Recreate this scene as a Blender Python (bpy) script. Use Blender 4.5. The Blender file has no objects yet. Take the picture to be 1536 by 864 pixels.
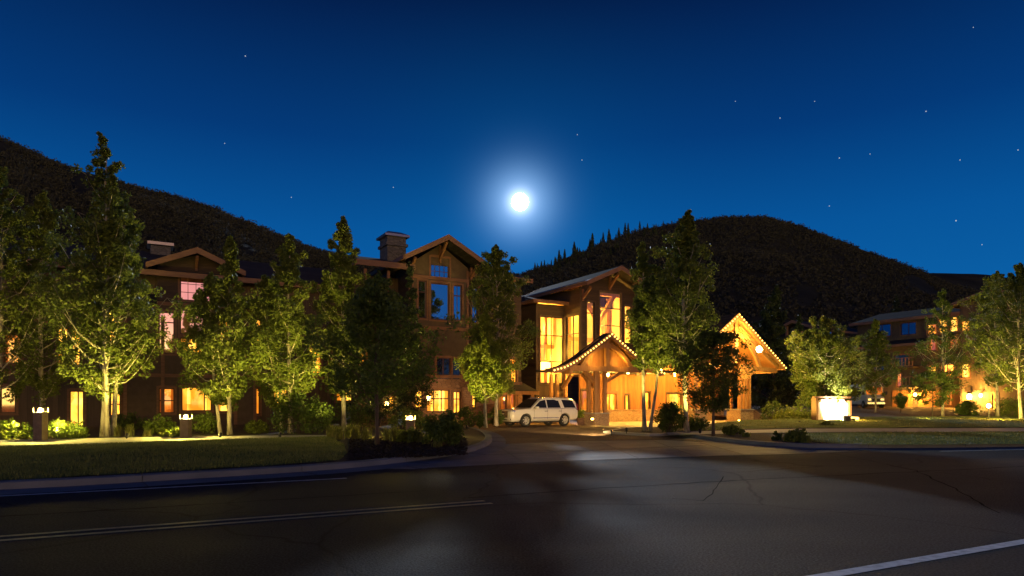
import bpy, bmesh, math, random
import numpy as np
from mathutils import Vector, Matrix
random.seed(4); R = math.radians
sc = bpy.context.scene; col = sc.collection
# ------------------------------------------------------------------ camera
CH = 1.6
cd = bpy.data.cameras.new('camera'); cam = bpy.data.objects.new('camera', cd); col.objects.link(cam)
cam.location = (0, 0, CH); cam.rotation_euler = (R(90), 0, 0)
cd.sensor_width = 36; cd.lens = 1000/1536*36; cd.shift_y = 172/1536; cd.clip_end = 8000; cd.clip_start = .1
sc.camera = cam
def W(px, py, Y): return Vector(((px-768)/1000*Y, Y, CH+(604-py)/1000*Y))     # point at depth Y
def G(px, py, z=0.0):                                                        # point on the ground at height z
    Y = (CH-z)*1000/(py-604); return Vector(((px-768)/1000*Y, Y, z))
# building frame: a along the fronts, b into the buildings
U = Vector((.87, .493, 0)).normalized(); N = Vector((-U.y, U.x, 0)); O = Vector((5.56, 54, 0)); ROT = math.atan2(U.y, U.x)
def LF(px, py, b):      # pixel -> (a, z) on the plane at depth b
    q = (px-768)/1000; Y = (b+O.dot(N))/(q*N.x+N.y); p = Vector((q*Y, Y, 0))-O
    return p.dot(U), CH+(604-py)/1000*Y
def LS(px, py, a):      # pixel -> (b, z) on the side plane at a
    q = (px-768)/1000; Y = (a+O.dot(U))/(q*U.x+U.y); p = Vector((q*Y, Y, 0))-O
    return p.dot(N), CH+(604-py)/1000*Y
def BW(a, b, z=0): return O+U*a+N*b+Vector((0, 0, z))
# ------------------------------------------------------------------ object helpers
def thing(name, label, cat, loc=(0, 0, 0), rz=0, group=None, kind=None):
    o = bpy.data.objects.new(name, None); col.objects.link(o); o.location = loc; o.rotation_euler = (0, 0, rz)
    tag(o, label, cat, group, kind); return o
def tag(o, label=None, cat=None, group=None, kind=None):
    if label: o['label'] = label
    if cat: o['category'] = cat
    if group: o['group'] = group
    if kind: o['kind'] = kind
    return o
class MB:
    def __init__(s): s.v = []; s.f = []; s.m = []; s.mi = 0
    def add(s, vs, fs):
        k = len(s.v); s.v += [tuple(v) for v in vs]; s.f += [tuple(i+k for i in f) for f in fs]; s.m += [s.mi]*len(fs); return s
    def box(s, x0, x1, y0, y1, z0, z1, M=None):
        vs = [Vector((x, y, z)) for z in (z0, z1) for y in (y0, y1) for x in (x0, x1)]
        if M: vs = [M@v for v in vs]
        return s.add(vs, [(0,2,3,1),(4,5,7,6),(0,1,5,4),(2,6,7,3),(0,4,6,2),(1,3,7,5)])
    def bar(s, p, q, w, h, up=(0, 0, 1)):
        p = Vector(p); q = Vector(q); d = q-p; L = d.length; d.normalize()
        x = d.cross(Vector(up))
        if x.length < 1e-4: x = d.cross(Vector((1, 0, 0)))
        x.normalize(); y = x.cross(d); M = Matrix((x, d, y)).transposed().to_4x4(); M.translation = p
        return s.box(-w/2, w/2, 0, L, -h/2, h/2, M)
    def tube(s, pts, rs, n=8, cap=True):
        pts = [Vector(p) for p in pts]; rings = []; vs = []; fs = []
        if not hasattr(rs, '__len__'): rs = [rs]*len(pts)
        ref = Vector((.3, .9, .1))
        for i, p in enumerate(pts):
            d = (pts[min(i+1, len(pts)-1)]-pts[max(i-1, 0)]).normalized()
            if abs(d.dot(ref)) > .95: ref = Vector((.9, .1, .3))
            x = d.cross(ref).normalized(); y = d.cross(x)
            for k in range(n):
                t = 2*math.pi*k/n; vs.append(p+(x*math.cos(t)+y*math.sin(t))*rs[i])
        for i in range(len(pts)-1):
            for k in range(n): fs.append((i*n+k, i*n+(k+1)%n, (i+1)*n+(k+1)%n, (i+1)*n+k))
        if cap: fs += [tuple(range(n))[::-1], tuple((len(pts)-1)*n+k for k in range(n))]
        return s.add(vs, fs)
    def prism(s, poly, d0, d1, f):      # poly of (s,z) pushed from d0 to d1 through map f
        n = len(poly); vs = [f(p[0], p[1], d0) for p in poly]+[f(p[0], p[1], d1) for p in poly]
        return s.add(vs, [tuple(range(n)), tuple(range(2*n-1, n-1, -1))]+[(i, i+n, (i+1)%n+n, (i+1)%n) for i in range(n)])
    def lathe(s, prof, n=16, c=(0, 0, 0)):
        vs = []; fs = []
        for r, z in prof:
            for k in range(n): t = 2*math.pi*k/n; vs.append((c[0]+r*math.cos(t), c[1]+r*math.sin(t), c[2]+z))
        for i in range(len(prof)-1):
            for k in range(n): fs.append((i*n+k, i*n+(k+1)%n, (i+1)*n+(k+1)%n, (i+1)*n+k))
        return s.add(vs, fs)
    def build(s, name, mat, parent=None, smooth=False, bevel=0, fix=True):
        me = bpy.data.meshes.new(name); me.from_pydata([tuple(v) for v in s.v], [], s.f)
        mats = mat if isinstance(mat, (list, tuple)) else [mat]
        for m_ in mats: me.materials.append(m_)
        if len(mats) > 1: me.polygons.foreach_set('material_index', s.m)
        if fix:
            bm = bmesh.new(); bm.from_mesh(me); bmesh.ops.recalc_face_normals(bm, faces=bm.faces); bm.to_mesh(me); bm.free()
        if smooth: me.polygons.foreach_set('use_smooth', [True]*len(me.polygons))
        o = bpy.data.objects.new(name, me); col.objects.link(o)
        if parent: o.parent = parent
        if bevel:
            b = o.modifiers.new('b', 'BEVEL'); b.width = bevel; b.segments = 2; b.limit_method = 'ANGLE'
        return o
def copy_tree(o, parent=None):
    c = o.copy(); col.objects.link(c); c.parent = parent
    for ch in [x for x in bpy.data.objects if x.parent == o]: copy_tree(ch, c)
    return c
# ------------------------------------------------------------------ materials
def mat(name, base=(.5,.5,.5), rough=.7, metal=0, spec=.5):
    m = bpy.data.materials.new(name); m.use_nodes = True; nt = m.node_tree; b = nt.nodes['Principled BSDF']
    b.inputs['Base Color'].default_value = (*base, 1); b.inputs['Roughness'].default_value = rough
    b.inputs['Metallic'].default_value = metal; b.inputs['Specular IOR Level'].default_value = spec
    return m
def nd(nt, t, **k):
    n = nt.nodes.new(t)
    for a, v in k.items(): setattr(n, a, v)
    return n
def ramp(nt, fac, stops):
    r = nd(nt, 'ShaderNodeValToRGB'); nt.links.new(fac, r.inputs[0]); e = r.color_ramp.elements
    while len(e) < len(stops): e.new(.5)
    for x, (p, c) in zip(e, stops): x.position = p; x.color = (*c, 1)
    return r.outputs[0]
def coords(nt, scale=(1, 1, 1), kind='Object'):
    tc = nd(nt, 'ShaderNodeTexCoord'); mp = nd(nt, 'ShaderNodeMapping'); mp.inputs['Scale'].default_value = scale
    nt.links.new(tc.outputs[kind], mp.inputs[0]); return mp.outputs[0]
def noise(nt, vec, scale, detail=4, rough=.55):
    n = nd(nt, 'ShaderNodeTexNoise'); n.inputs['Scale'].default_value = scale; n.inputs['Detail'].default_value = detail
    n.inputs['Roughness'].default_value = rough; nt.links.new(vec, n.inputs['Vector']); return n.outputs['Fac']
def bump(nt, h, strength=.3, dist=.05):
    b = nd(nt, 'ShaderNodeBump'); b.inputs['Strength'].default_value = strength; b.inputs['Distance'].default_value = dist
    nt.links.new(h, b.inputs['Height']); return b.outputs[0]
def nmat(name, stops, scale=2, rough=.8, bs=.3, bd=.03, sc3=(1, 1, 1), fine=None, spec=.5, detail=6):
    m = mat(name, rough=rough, spec=spec); nt = m.node_tree; b = nt.nodes['Principled BSDF']; v = coords(nt, sc3)
    n = noise(nt, v, scale, detail); nt.links.new(ramp(nt, n, stops), b.inputs['Base Color'])
    h = noise(nt, v, fine or scale*6, 5); nt.links.new(bump(nt, h, bs, bd), b.inputs['Normal']); return m
def mixc(nt, fac, a, b, mode='MIX'):
    x = nd(nt, 'ShaderNodeMix', data_type='RGBA', blend_type=mode)
    if isinstance(fac, float): x.inputs[0].default_value = fac
    else: nt.links.new(fac, x.inputs[0])
    for i, c in ((6, a), (7, b)):
        if isinstance(c, tuple): x.inputs[i].default_value = (*c, 1)
        else: nt.links.new(c, x.inputs[i])
    return x.outputs[2]
def siding(name, c1, c2, pitch=.2, vertical=False):
    m = mat(name, rough=.75); nt = m.node_tree; b = nt.nodes['Principled BSDF']; tc = nd(nt, 'ShaderNodeTexCoord')
    sp = nd(nt, 'ShaderNodeSeparateXYZ'); nt.links.new(tc.outputs['Object'], sp.inputs[0])
    mu = nd(nt, 'ShaderNodeMath', operation='MULTIPLY'); mu.inputs[1].default_value = 1/pitch
    if vertical:
        ad = nd(nt, 'ShaderNodeMath', operation='ADD'); nt.links.new(sp.outputs[0], ad.inputs[0]); nt.links.new(sp.outputs[1], ad.inputs[1]); nt.links.new(ad.outputs[0], mu.inputs[0])
    else: nt.links.new(sp.outputs[2], mu.inputs[0])
    fr = nd(nt, 'ShaderNodeMath', operation='FRACT'); nt.links.new(mu.outputs[0], fr.inputs[0])
    fl = nd(nt, 'ShaderNodeMath', operation='FLOOR'); nt.links.new(mu.outputs[0], fl.inputs[0])
    wn = nd(nt, 'ShaderNodeTexWhiteNoise', noise_dimensions='1D'); nt.links.new(fl.outputs[0], wn.inputs['W'])
    v = coords(nt, (1, 1, 6) if not vertical else (5, 5, .6)); n = noise(nt, v, 2.2, 6)
    c = ramp(nt, n, [(.3, c1), (.7, c2)])
    c = mixc(nt, .35, c, ramp(nt, wn.outputs[0], [(0, tuple(x*.6 for x in c1)), (1, tuple(x*1.3 for x in c2))]))
    gap = ramp(nt, fr.outputs[0], [(0, (.25,.25,.25)), (.07, (1, 1, 1))])
    nt.links.new(mixc(nt, 1.0, c, gap, 'MULTIPLY'), b.inputs['Base Color'])
    nt.links.new(bump(nt, fr.outputs[0], .6, .03), b.inputs['Normal']); return m
def stone(name, c1, c2, scale=3.2):
    m = mat(name, rough=.85); nt = m.node_tree; b = nt.nodes['Principled BSDF']; v = coords(nt, (1, 1, 2.1))
    vo = nd(nt, 'ShaderNodeTexVoronoi'); vo.inputs['Scale'].default_value = scale; nt.links.new(v, vo.inputs['Vector'])
    ve = nd(nt, 'ShaderNodeTexVoronoi', feature='DISTANCE_TO_EDGE'); ve.inputs['Scale'].default_value = scale; nt.links.new(v, ve.inputs['Vector'])
    sp = nd(nt, 'ShaderNodeSeparateColor'); nt.links.new(vo.outputs['Color'], sp.inputs[0])
    c = mixc(nt, noise(nt, v, 9), ramp(nt, sp.outputs[0], [(0, c1), (1, c2)]), tuple((x+y)/2 for x, y in zip(c1, c2)))
    e = ramp(nt, ve.outputs['Distance'], [(0, (.35,.35,.35)), (.06, (1, 1, 1))])
    nt.links.new(mixc(nt, 1.0, c, e, 'MULTIPLY'), b.inputs['Base Color']); nt.links.new(bump(nt, e, .7, .04), b.inputs['Normal']); return m
def emit(name, c, s):
    m = bpy.data.materials.new(name); m.use_nodes = True; nt = m.node_tree; nt.nodes.clear()
    e = nd(nt, 'ShaderNodeEmission'); e.inputs[0].default_value = (*c, 1); e.inputs[1].default_value = s
    nt.links.new(e.outputs[0], nd(nt, 'ShaderNodeOutputMaterial').inputs[0]); return m
def glow(name, c, s):      # a lit globe of clear glass: it shines and lets its own lamp's light out
    m = emit(name, c, s); nt = m.node_tree; e = nt.nodes['Emission']; o = nt.nodes['Material Output']; t = nd(nt, 'ShaderNodeBsdfTransparent'); a = nd(nt, 'ShaderNodeAddShader')
    nt.links.new(e.outputs[0], a.inputs[0]); nt.links.new(t.outputs[0], a.inputs[1]); nt.links.new(a.outputs[0], o.inputs[0]); return m
def lit_glass(name, lo, hi, s0, s1, scale=.9, seed=0, refl=.12):
    """a lit room seen through its pane: uneven warm light with drapes and furniture shapes, under a glossy sheet"""
    m = bpy.data.materials.new(name); m.use_nodes = True; nt = m.node_tree; nt.nodes.clear()
    tc = nd(nt, 'ShaderNodeTexCoord'); mp = nd(nt, 'ShaderNodeMapping'); mp.inputs['Location'].default_value = (seed, seed*2, seed)
    mp.inputs['Scale'].default_value = (1.6, 1.6, .8); nt.links.new(tc.outputs['Object'], mp.inputs[0])
    n = noise(nt, mp.outputs[0], scale, 3); vo = nd(nt, 'ShaderNodeTexVoronoi', distance='CHEBYCHEV'); vo.inputs['Scale'].default_value = scale*1.4
    nt.links.new(mp.outputs[0], vo.inputs['Vector']); sp = nd(nt, 'ShaderNodeSeparateColor'); nt.links.new(vo.outputs['Color'], sp.inputs[0])
    ad = nd(nt, 'ShaderNodeMath', operation='MULTIPLY_ADD'); nt.links.new(sp.outputs[0], ad.inputs[0]); ad.inputs[1].default_value = .38; nt.links.new(n, ad.inputs[2])
    f = nd(nt, 'ShaderNodeMapRange'); nt.links.new(ad.outputs[0], f.inputs[0]); f.inputs[1].default_value = .4; f.inputs[2].default_value = .95
    c = mixc(nt, f.outputs[0], lo, hi); st = nd(nt, 'ShaderNodeMapRange'); nt.links.new(f.outputs[0], st.inputs[0]); st.inputs[3].default_value = s0; st.inputs[4].default_value = s1
    e = nd(nt, 'ShaderNodeEmission'); nt.links.new(c, e.inputs[0]); nt.links.new(st.outputs[0], e.inputs[1])
    g = nd(nt, 'ShaderNodeBsdfGlossy'); g.inputs['Roughness'].default_value = .03; g.inputs[0].default_value = (.9,.9,.9,1)
    mx = nd(nt, 'ShaderNodeMixShader'); mx.inputs[0].default_value = refl; nt.links.new(e.outputs[0], mx.inputs[1]); nt.links.new(g.outputs[0], mx.inputs[2])
    nt.links.new(mx.outputs[0], nd(nt, 'ShaderNodeOutputMaterial').inputs[0]); return m
def glass(name, refl=.55, tint=(.9,.95,1), clear=True):
    m = bpy.data.materials.new(name); m.use_nodes = True; nt = m.node_tree; nt.nodes.clear()
    g = nd(nt, 'ShaderNodeBsdfGlossy'); g.inputs['Roughness'].default_value = .02; g.inputs[0].default_value = (*tint, 1)
    if clear: d = nd(nt, 'ShaderNodeBsdfTransparent')
    else: d = nd(nt, 'ShaderNodeBsdfDiffuse'); d.inputs[0].default_value = (.012,.013,.016,1)
    w = nd(nt, 'ShaderNodeTexNoise'); w.inputs['Scale'].default_value = .8; nt.links.new(coords(nt), w.inputs['Vector'])
    nt.links.new(bump(nt, w.outputs[0], .08, .05), g.inputs['Normal'])
    mx = nd(nt, 'ShaderNodeMixShader'); mx.inputs[0].default_value = refl; nt.links.new(d.outputs[0], mx.inputs[1]); nt.links.new(g.outputs[0], mx.inputs[2])
    nt.links.new(mx.outputs[0], nd(nt, 'ShaderNodeOutputMaterial').inputs[0]); return m
M = {}
M['siding'] = siding('dark_siding', (.042,.027,.019), (.078,.048,.032), .19)
M['board'] = siding('brown_board', (.075,.05,.034), (.115,.076,.05), .3, True)
M['stucco'] = nmat('brown_stucco', [(.3, (.09,.062,.042)), (.7, (.125,.086,.058))], 3, .9, .3, .01)
M['trim'] = nmat('reddish_trim', [(.3, (.16,.075,.04)), (.7, (.25,.12,.065))], 3, .65, .2, .005, (.5, .5, 4))
M['timber'] = nmat('golden_timber', [(.3, (.30,.14,.045)), (.7, (.46,.24,.085))], 2.2, .55, .3, .006, (6, 6, .7))
M['fascia'] = nmat('fascia_wood', [(.3, (.18,.09,.05)), (.7, (.26,.135,.075))], 2, .6, .2, .006, (.7, .7, 5))
M['shingle'] = siding('roof_shingle', (.035,.034,.036), (.065,.06,.058), .12)
M['shingle'].node_tree.nodes['Principled BSDF'].inputs['Roughness'].default_value = .85
M['shingle'].node_tree.nodes['Principled BSDF'].inputs['Specular IOR Level'].default_value = .15
M['metal'] = mat('zinc_flashing', (.35,.35,.36), .35, .8)
M['stone'] = stone('sandstone', (.30,.19,.11), (.48,.35,.22))
M['chimney'] = stone('grey_stone', (.10,.095,.09), (.22,.20,.18), 2.6)
M['redstone'] = stone('reddish_stone', (.15,.08,.06), (.26,.15,.11), 2.6)
M['doorwood'] = siding('door_wood', (.24,.095,.03), (.42,.19,.06), .24, True)
M['glint'] = mat('moon_glint_strip', (.6,.6,.6), .42, .9)
M['warmwall'] = nmat('warm_plaster', [(.3, (.62,.42,.20)), (.7, (.72,.52,.28))], 1.2, .8, .1, .01)
M['frame'] = mat('window_frame', (.09,.035,.022), .5)
M['darkframe'] = mat('dark_window_frame', (.025,.02,.018), .5)
M['glass'] = glass('sky_glass', .62, (.86,.92,1), False)
M['glass_far'] = glass('dim_glass', .22, (.5,.6,.9), False)
M['glass_clear'] = glass('clear_glass', .09)
M['amber'] = lit_glass('lit_amber', (1,.22,.006), (1,.50,.05), .9, 3.8, seed=1)
M['amber2'] = lit_glass('lit_yellow', (1,.33,.012), (1,.60,.09), 1.1, 4.0, .7, seed=5)
M['orange'] = lit_glass('lit_orange', (.9,.13,.006), (1,.30,.02), .32, 1.5, .8, seed=9, refl=.2)
M['dim'] = lit_glass('lit_dim_red', (.6,.09,.01), (1,.2,.02), .10, .42, .8, seed=3, refl=.25)
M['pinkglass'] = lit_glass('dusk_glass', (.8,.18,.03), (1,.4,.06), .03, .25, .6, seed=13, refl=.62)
M['concrete'] = nmat('concrete', [(.3, (.28,.27,.26)), (.7, (.40,.385,.36))], 1.1, .62, .35, .01, fine=30)
M['asphalt'] = None
M['leaf'] = None
def leafmat(name, c1, c2, tr=.35, rough=.5):
    m = bpy.data.materials.new(name); m.use_nodes = True; nt = m.node_tree; b = nt.nodes['Principled BSDF']; out = nt.nodes['Material Output']
    v = coords(nt); n = noise(nt, v, .9, 2); gi = nd(nt, 'ShaderNodeNewGeometry')
    ad = nd(nt, 'ShaderNodeMath', operation='MULTIPLY_ADD'); nt.links.new(gi.outputs['Random Per Island'], ad.inputs[0]); ad.inputs[1].default_value = .5; nt.links.new(n, ad.inputs[2])
    c = ramp(nt, ad.outputs[0], [(.3, c1), (1.0, c2)]); nt.links.new(c, b.inputs['Base Color']); b.inputs['Roughness'].default_value = rough
    b.inputs['Specular IOR Level'].default_value = .35
    t = nd(nt, 'ShaderNodeBsdfTranslucent'); nt.links.new(c, t.inputs[0]); mx = nd(nt, 'ShaderNodeMixShader'); mx.inputs[0].default_value = tr
    nt.links.new(b.outputs[0], mx.inputs[1]); nt.links.new(t.outputs[0], mx.inputs[2]); nt.links.new(mx.outputs[0], out.inputs[0]); return m
M['leaf'] = leafmat('aspen_leaf', (.075,.115,.022), (.17,.205,.035))
M['leaf_dark'] = leafmat('dark_leaf', (.05,.09,.02), (.105,.15,.03))
M['leaf_yellow'] = leafmat('yellow_leaf', (.11,.16,.02), (.22,.26,.035))
M['leaf_bright'] = leafmat('shrub_leaf', (.08,.14,.02), (.2,.27,.04))
M['needle'] = leafmat('needles', (.02,.035,.016), (.05,.075,.03), .15)
M['grassblade'] = leafmat('ornamental_grass', (.10,.12,.03), (.22,.22,.06))
M['bark'] = nmat('pale_bark', [(.35, (.18,.15,.10)), (.5, (.42,.38,.29)), (.7, (.55,.50,.40))], 3, .8, .4, .01, (2, 2, .7))
M['bark_dark'] = nmat('brown_bark', [(.3, (.06,.045,.035)), (.7, (.14,.11,.085))], 4, .9, .6, .02, (3, 3, .6))
M['mulch'] = nmat('mulch', [(.3, (.02,.014,.010)), (.7, (.07,.048,.033))], 14, .95, .9, .05, fine=40)
M['grass'] = nmat('lawn_grass', [(.3, (.07,.12,.03)), (.55, (.14,.20,.045)), (.75, (.24,.27,.07))], .9, .9, .9, .06, fine=26, spec=.2, sc3=(.5, 1.4, 1))
M['soil'] = nmat('scrub_soil', [(.3, (.03,.028,.02)), (.7, (.07,.06,.04))], .3, .95, .5, .1, fine=4)
M['hill'] = nmat('scrub_hillside', [(.3, (.014,.016,.014)), (.52, (.026,.028,.023)), (.72, (.04,.042,.034))], .018, .95, .45, 2, fine=.12, spec=.1, detail=9)
M['kerb'] = nmat('kerb_concrete', [(.3, (.13,.15,.18)), (.7, (.20,.22,.25))], 1.1, .8, .5, .012, fine=34, spec=.2)
M['apron'] = nmat('old_concrete', [(.3, (.15,.148,.145)), (.7, (.24,.235,.225))], 1.1, .7, .5, .012, fine=34, spec=.25)
M['black'] = mat('black_plastic', (.015,.015,.016), .5)
M['tyre'] = mat('tyre_rubber', (.02,.02,.021), .8)
M['chrome'] = mat('chrome', (.75,.75,.76), .2, 1); M['alloy'] = mat('alloy', (.62,.60,.56), .45, .25)
M['paint'] = mat('pearl_white_paint', (.72,.70,.66), .22); M['paint'].node_tree.nodes['Principled BSDF'].inputs['Coat Weight'].default_value = .7
M['carglass'] = mat('tinted_glass', (.015,.015,.017), .06, 0, .35)
M['copper'] = nmat('weathered_copper', [(.3, (.12,.075,.045)), (.7, (.22,.15,.09))], 5, .5, .2, .004)
M['white'] = nmat('white_board', [(.3, (.72,.70,.66)), (.7, (.8,.78,.74))], 3, .6, .1, .003)
M['bulb'] = emit('bulb_glow', (1,.56,.10), 7)
M['lamp'] = glow('lamp_glow', (1,.60,.13), 22)
M['lampwhite'] = glow('lamp_white', (.95,1,.85), 10)
M['moon'] = emit('moon_glow', (.95,.98,1), 30)
M['star'] = emit('star_glow', (.8,.9,1), .55)
def asphalt(name, c1, c2, rough):
    m = mat(name, rough=rough, spec=.12); nt = m.node_tree; b = nt.nodes['Principled BSDF']; v = coords(nt)
    big = noise(nt, coords(nt, (.25, .6, 1)), .5, 5); fine = noise(nt, v, 38, 4); mid = noise(nt, v, 3, 6)
    c = mixc(nt, .45, ramp(nt, big, [(.35, c1), (.65, c2)]), ramp(nt, mid, [(.35, c1), (.65, c2)]))
    c = mixc(nt, .65, c, ramp(nt, fine, [(.38, tuple(x*.3 for x in c1)), (.62, tuple(x*2.2 for x in c2))]))
    vo = nd(nt, 'ShaderNodeTexVoronoi', feature='DISTANCE_TO_EDGE'); vo.inputs['Scale'].default_value = .16
    wv = nd(nt, 'ShaderNodeVectorMath', operation='ADD'); nt.links.new(v, wv.inputs[0]); nn = nd(nt, 'ShaderNodeTexNoise'); nn.inputs['Scale'].default_value = .6; nt.links.new(v, nn.inputs['Vector']); nt.links.new(nn.outputs['Color'], wv.inputs[1]); nt.links.new(wv.outputs[0], vo.inputs['Vector'])
    cr = ramp(nt, vo.outputs['Distance'], [(0, (.3,.3,.3)), (.007, (1, 1, 1))])
    nt.links.new(mixc(nt, 1.0, c, cr, 'MULTIPLY'), b.inputs['Base Color'])
    rr = nd(nt, 'ShaderNodeMapRange'); nt.links.new(big, rr.inputs[0]); rr.inputs[1].default_value = .35; rr.inputs[2].default_value = .65; rr.inputs[3].default_value = rough-.09; rr.inputs[4].default_value = rough+.08
    nt.links.new(rr.outputs[0], b.inputs['Roughness'])
    nt.links.new(bump(nt, fine, 1.0, .03), b.inputs['Normal']); return m
M['asphalt'] = asphalt('asphalt', (.014,.015,.019), (.027,.028,.034), .78)
M['drive'] = asphalt('driveway_asphalt', (.09,.065,.048), (.16,.115,.08), .75)
M['paintw'] = nmat('worn_white_paint', [(.3, (.42,.43,.45)), (.55, (.75,.76,.78))], 9, .6, .2, .004)
M['painty'] = nmat('worn_yellow_paint', [(.3, (.30,.25,.14)), (.55, (.55,.44,.2))], 9, .6, .2, .004)
# ------------------------------------------------------------------ world
MOON = (W(780, 303, 1)-Vector((0, 0, CH))).normalized()
w = bpy.data.worlds.new('World'); sc.world = w; w.use_nodes = True; nt = w.node_tree; nt.nodes.clear()
tc = nd(nt, 'ShaderNodeTexCoord'); sp = nd(nt, 'ShaderNodeSeparateXYZ'); nt.links.new(tc.outputs['Generated'], sp.inputs[0])
sky = ramp(nt, sp.outputs[2], [(0, (.004,.125,.36)), (.12, (.002,.105,.345)), (.24, (.001,.078,.285)), (.36, (.0004,.036,.165)), (.52, (.0004,.009,.055)), (1, (.0005,.004,.03))])
def dotp(vec):
    d = nd(nt, 'ShaderNodeVectorMath', operation='DOT_PRODUCT'); nt.links.new(tc.outputs['Generated'], d.inputs[0]); d.inputs[1].default_value = vec
    c = nd(nt, 'ShaderNodeMath', operation='MAXIMUM'); nt.links.new(d.outputs['Value'], c.inputs[0]); c.inputs[1].default_value = 0; return c.outputs[0]
def powr(x, p):
    m_ = nd(nt, 'ShaderNodeMath', operation='POWER'); nt.links.new(x, m_.inputs[0]); m_.inputs[1].default_value = p; return m_.outputs[0]
def scale(c, f):
    s = nd(nt, 'ShaderNodeVectorMath', operation='SCALE'); s.inputs[0].default_value = c; nt.links.new(f, s.inputs[3]); return s.outputs[0]
def addv(a, b):
    s = nd(nt, 'ShaderNodeVectorMath', operation='ADD'); nt.links.new(a, s.inputs[0]); nt.links.new(b, s.inputs[1]); return s.outputs[0]
dm = dotp(MOON)
tot = addv(addv(sky, scale((.9,1.0,1.1), powr(dm, 9000))), scale((.2,.3,.44), powr(dm, 1300))); tot = addv(tot, scale((.05,.12,.20), powr(dm, 600))); tot = addv(tot, scale((.0,.016,.032), powr(dm, 60)))
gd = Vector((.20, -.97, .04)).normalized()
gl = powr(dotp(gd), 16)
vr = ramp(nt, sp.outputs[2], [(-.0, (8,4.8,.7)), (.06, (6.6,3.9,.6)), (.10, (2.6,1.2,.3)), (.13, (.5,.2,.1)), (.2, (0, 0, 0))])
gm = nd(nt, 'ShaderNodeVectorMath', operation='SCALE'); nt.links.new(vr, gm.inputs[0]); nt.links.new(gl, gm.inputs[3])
tot = addv(tot, gm.outputs[0])  # warm afterglow added to the sky behind the camera, lighting the fronts
tot = addv(tot, scale((1.25,.36,.12), powr(dotp(Vector((.545, -.825, .15)).normalized()), 90)))  # pink sky patch added for the gable windows to mirror
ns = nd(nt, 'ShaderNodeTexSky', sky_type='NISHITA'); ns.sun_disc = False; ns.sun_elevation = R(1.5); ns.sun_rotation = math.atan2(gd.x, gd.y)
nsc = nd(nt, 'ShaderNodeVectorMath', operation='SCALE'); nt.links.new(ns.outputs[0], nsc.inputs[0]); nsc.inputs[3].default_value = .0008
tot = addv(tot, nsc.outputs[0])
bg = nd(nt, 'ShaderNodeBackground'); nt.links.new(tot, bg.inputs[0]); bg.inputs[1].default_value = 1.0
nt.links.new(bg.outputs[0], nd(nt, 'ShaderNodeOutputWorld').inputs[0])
# moonlight (a little to the left of the visible disc so that the moon itself throws no shadow on the place)
sl = bpy.data.lights.new('moonlight', 'SUN'); sl.energy = 1.1; sl.angle = R(1.3); sl.color = (.78, .88, 1)
so = bpy.data.objects.new('moonlight', sl); col.objects.link(so)
el = R(16.9); so.rotation_euler = Vector((MOON.x-math.sin(R(2.5)), math.cos(el), math.sin(el))).to_track_quat('Z', 'Y').to_euler()
def lamp(p, power, c=(1, .48, .08), r=.12, parent=None):
    l = bpy.data.lights.new('lamp_light', 'POINT'); l.energy = power; l.color = c; l.shadow_soft_size = r
    o = bpy.data.objects.new('lamp_light', l); col.objects.link(o); o.location = p
    if parent: o.parent = parent
    return o
def spot(p, tgt, power, ang=90, c=(1, .6, .12), r=.1):
    l = bpy.data.lights.new('spot_light', 'SPOT'); l.energy = power; l.color = c; l.shadow_soft_size = r; l.spot_size = R(ang); l.spot_blend = .5
    o = bpy.data.objects.new('spot_light', l); col.objects.link(o); o.location = p
    o.rotation_euler = (Vector(p)-Vector(tgt)).to_track_quat('Z', 'Y').to_euler(); return o
mb = MB(); rr = 1.0
bm = bmesh.new(); bmesh.ops.create_icosphere(bm, subdivisions=4, radius=1); mm = bpy.data.meshes.new('moon'); bm.to_mesh(mm); bm.free(); mm.materials.append(M['moon'])
mo = bpy.data.objects.new('moon', mm); col.objects.link(mo); mo.location = W(780, 303, 3000); mo.scale = (38,)*3
tag(mo, 'bright white full moon shining in the deep blue sky above the buildings', 'moon')
bm = bmesh.new(); bmesh.ops.create_icosphere(bm, subdivisions=1, radius=1); sm = bpy.data.meshes.new('star'); bm.to_mesh(sm); bm.free(); sm.materials.append(M['star'])
for i, (x, y, s) in enumerate([(368,84,1.2),(337,215,.9),(437,296,.9),(590,281,.9),(866,202,.9),(873,240,1),(1170,177,1.1),(1222,152,.8),(1389,167,1.2),(1259,237,1.2),(1305,231,.9),(1440,240,1.1),(1244,309,1),(1434,331,1.4),(1473,367,1),(1460,41,.9),(1103,152,.8),(1527,225,1.1)]):
    s_ = bpy.data.objects.new('star', sm); col.objects.link(s_); s_.location = W(x, y, 2900); s_.scale = (2.3*s,)*3
    tag(s_, 'faint pinprick star in the dark blue night sky', 'star', 'stars in the night sky')

mc = leafmat('curtain_cloth', (.8,.55,.28), (.85,.62,.35), .75, .9); M['cloth'] = mc
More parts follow.
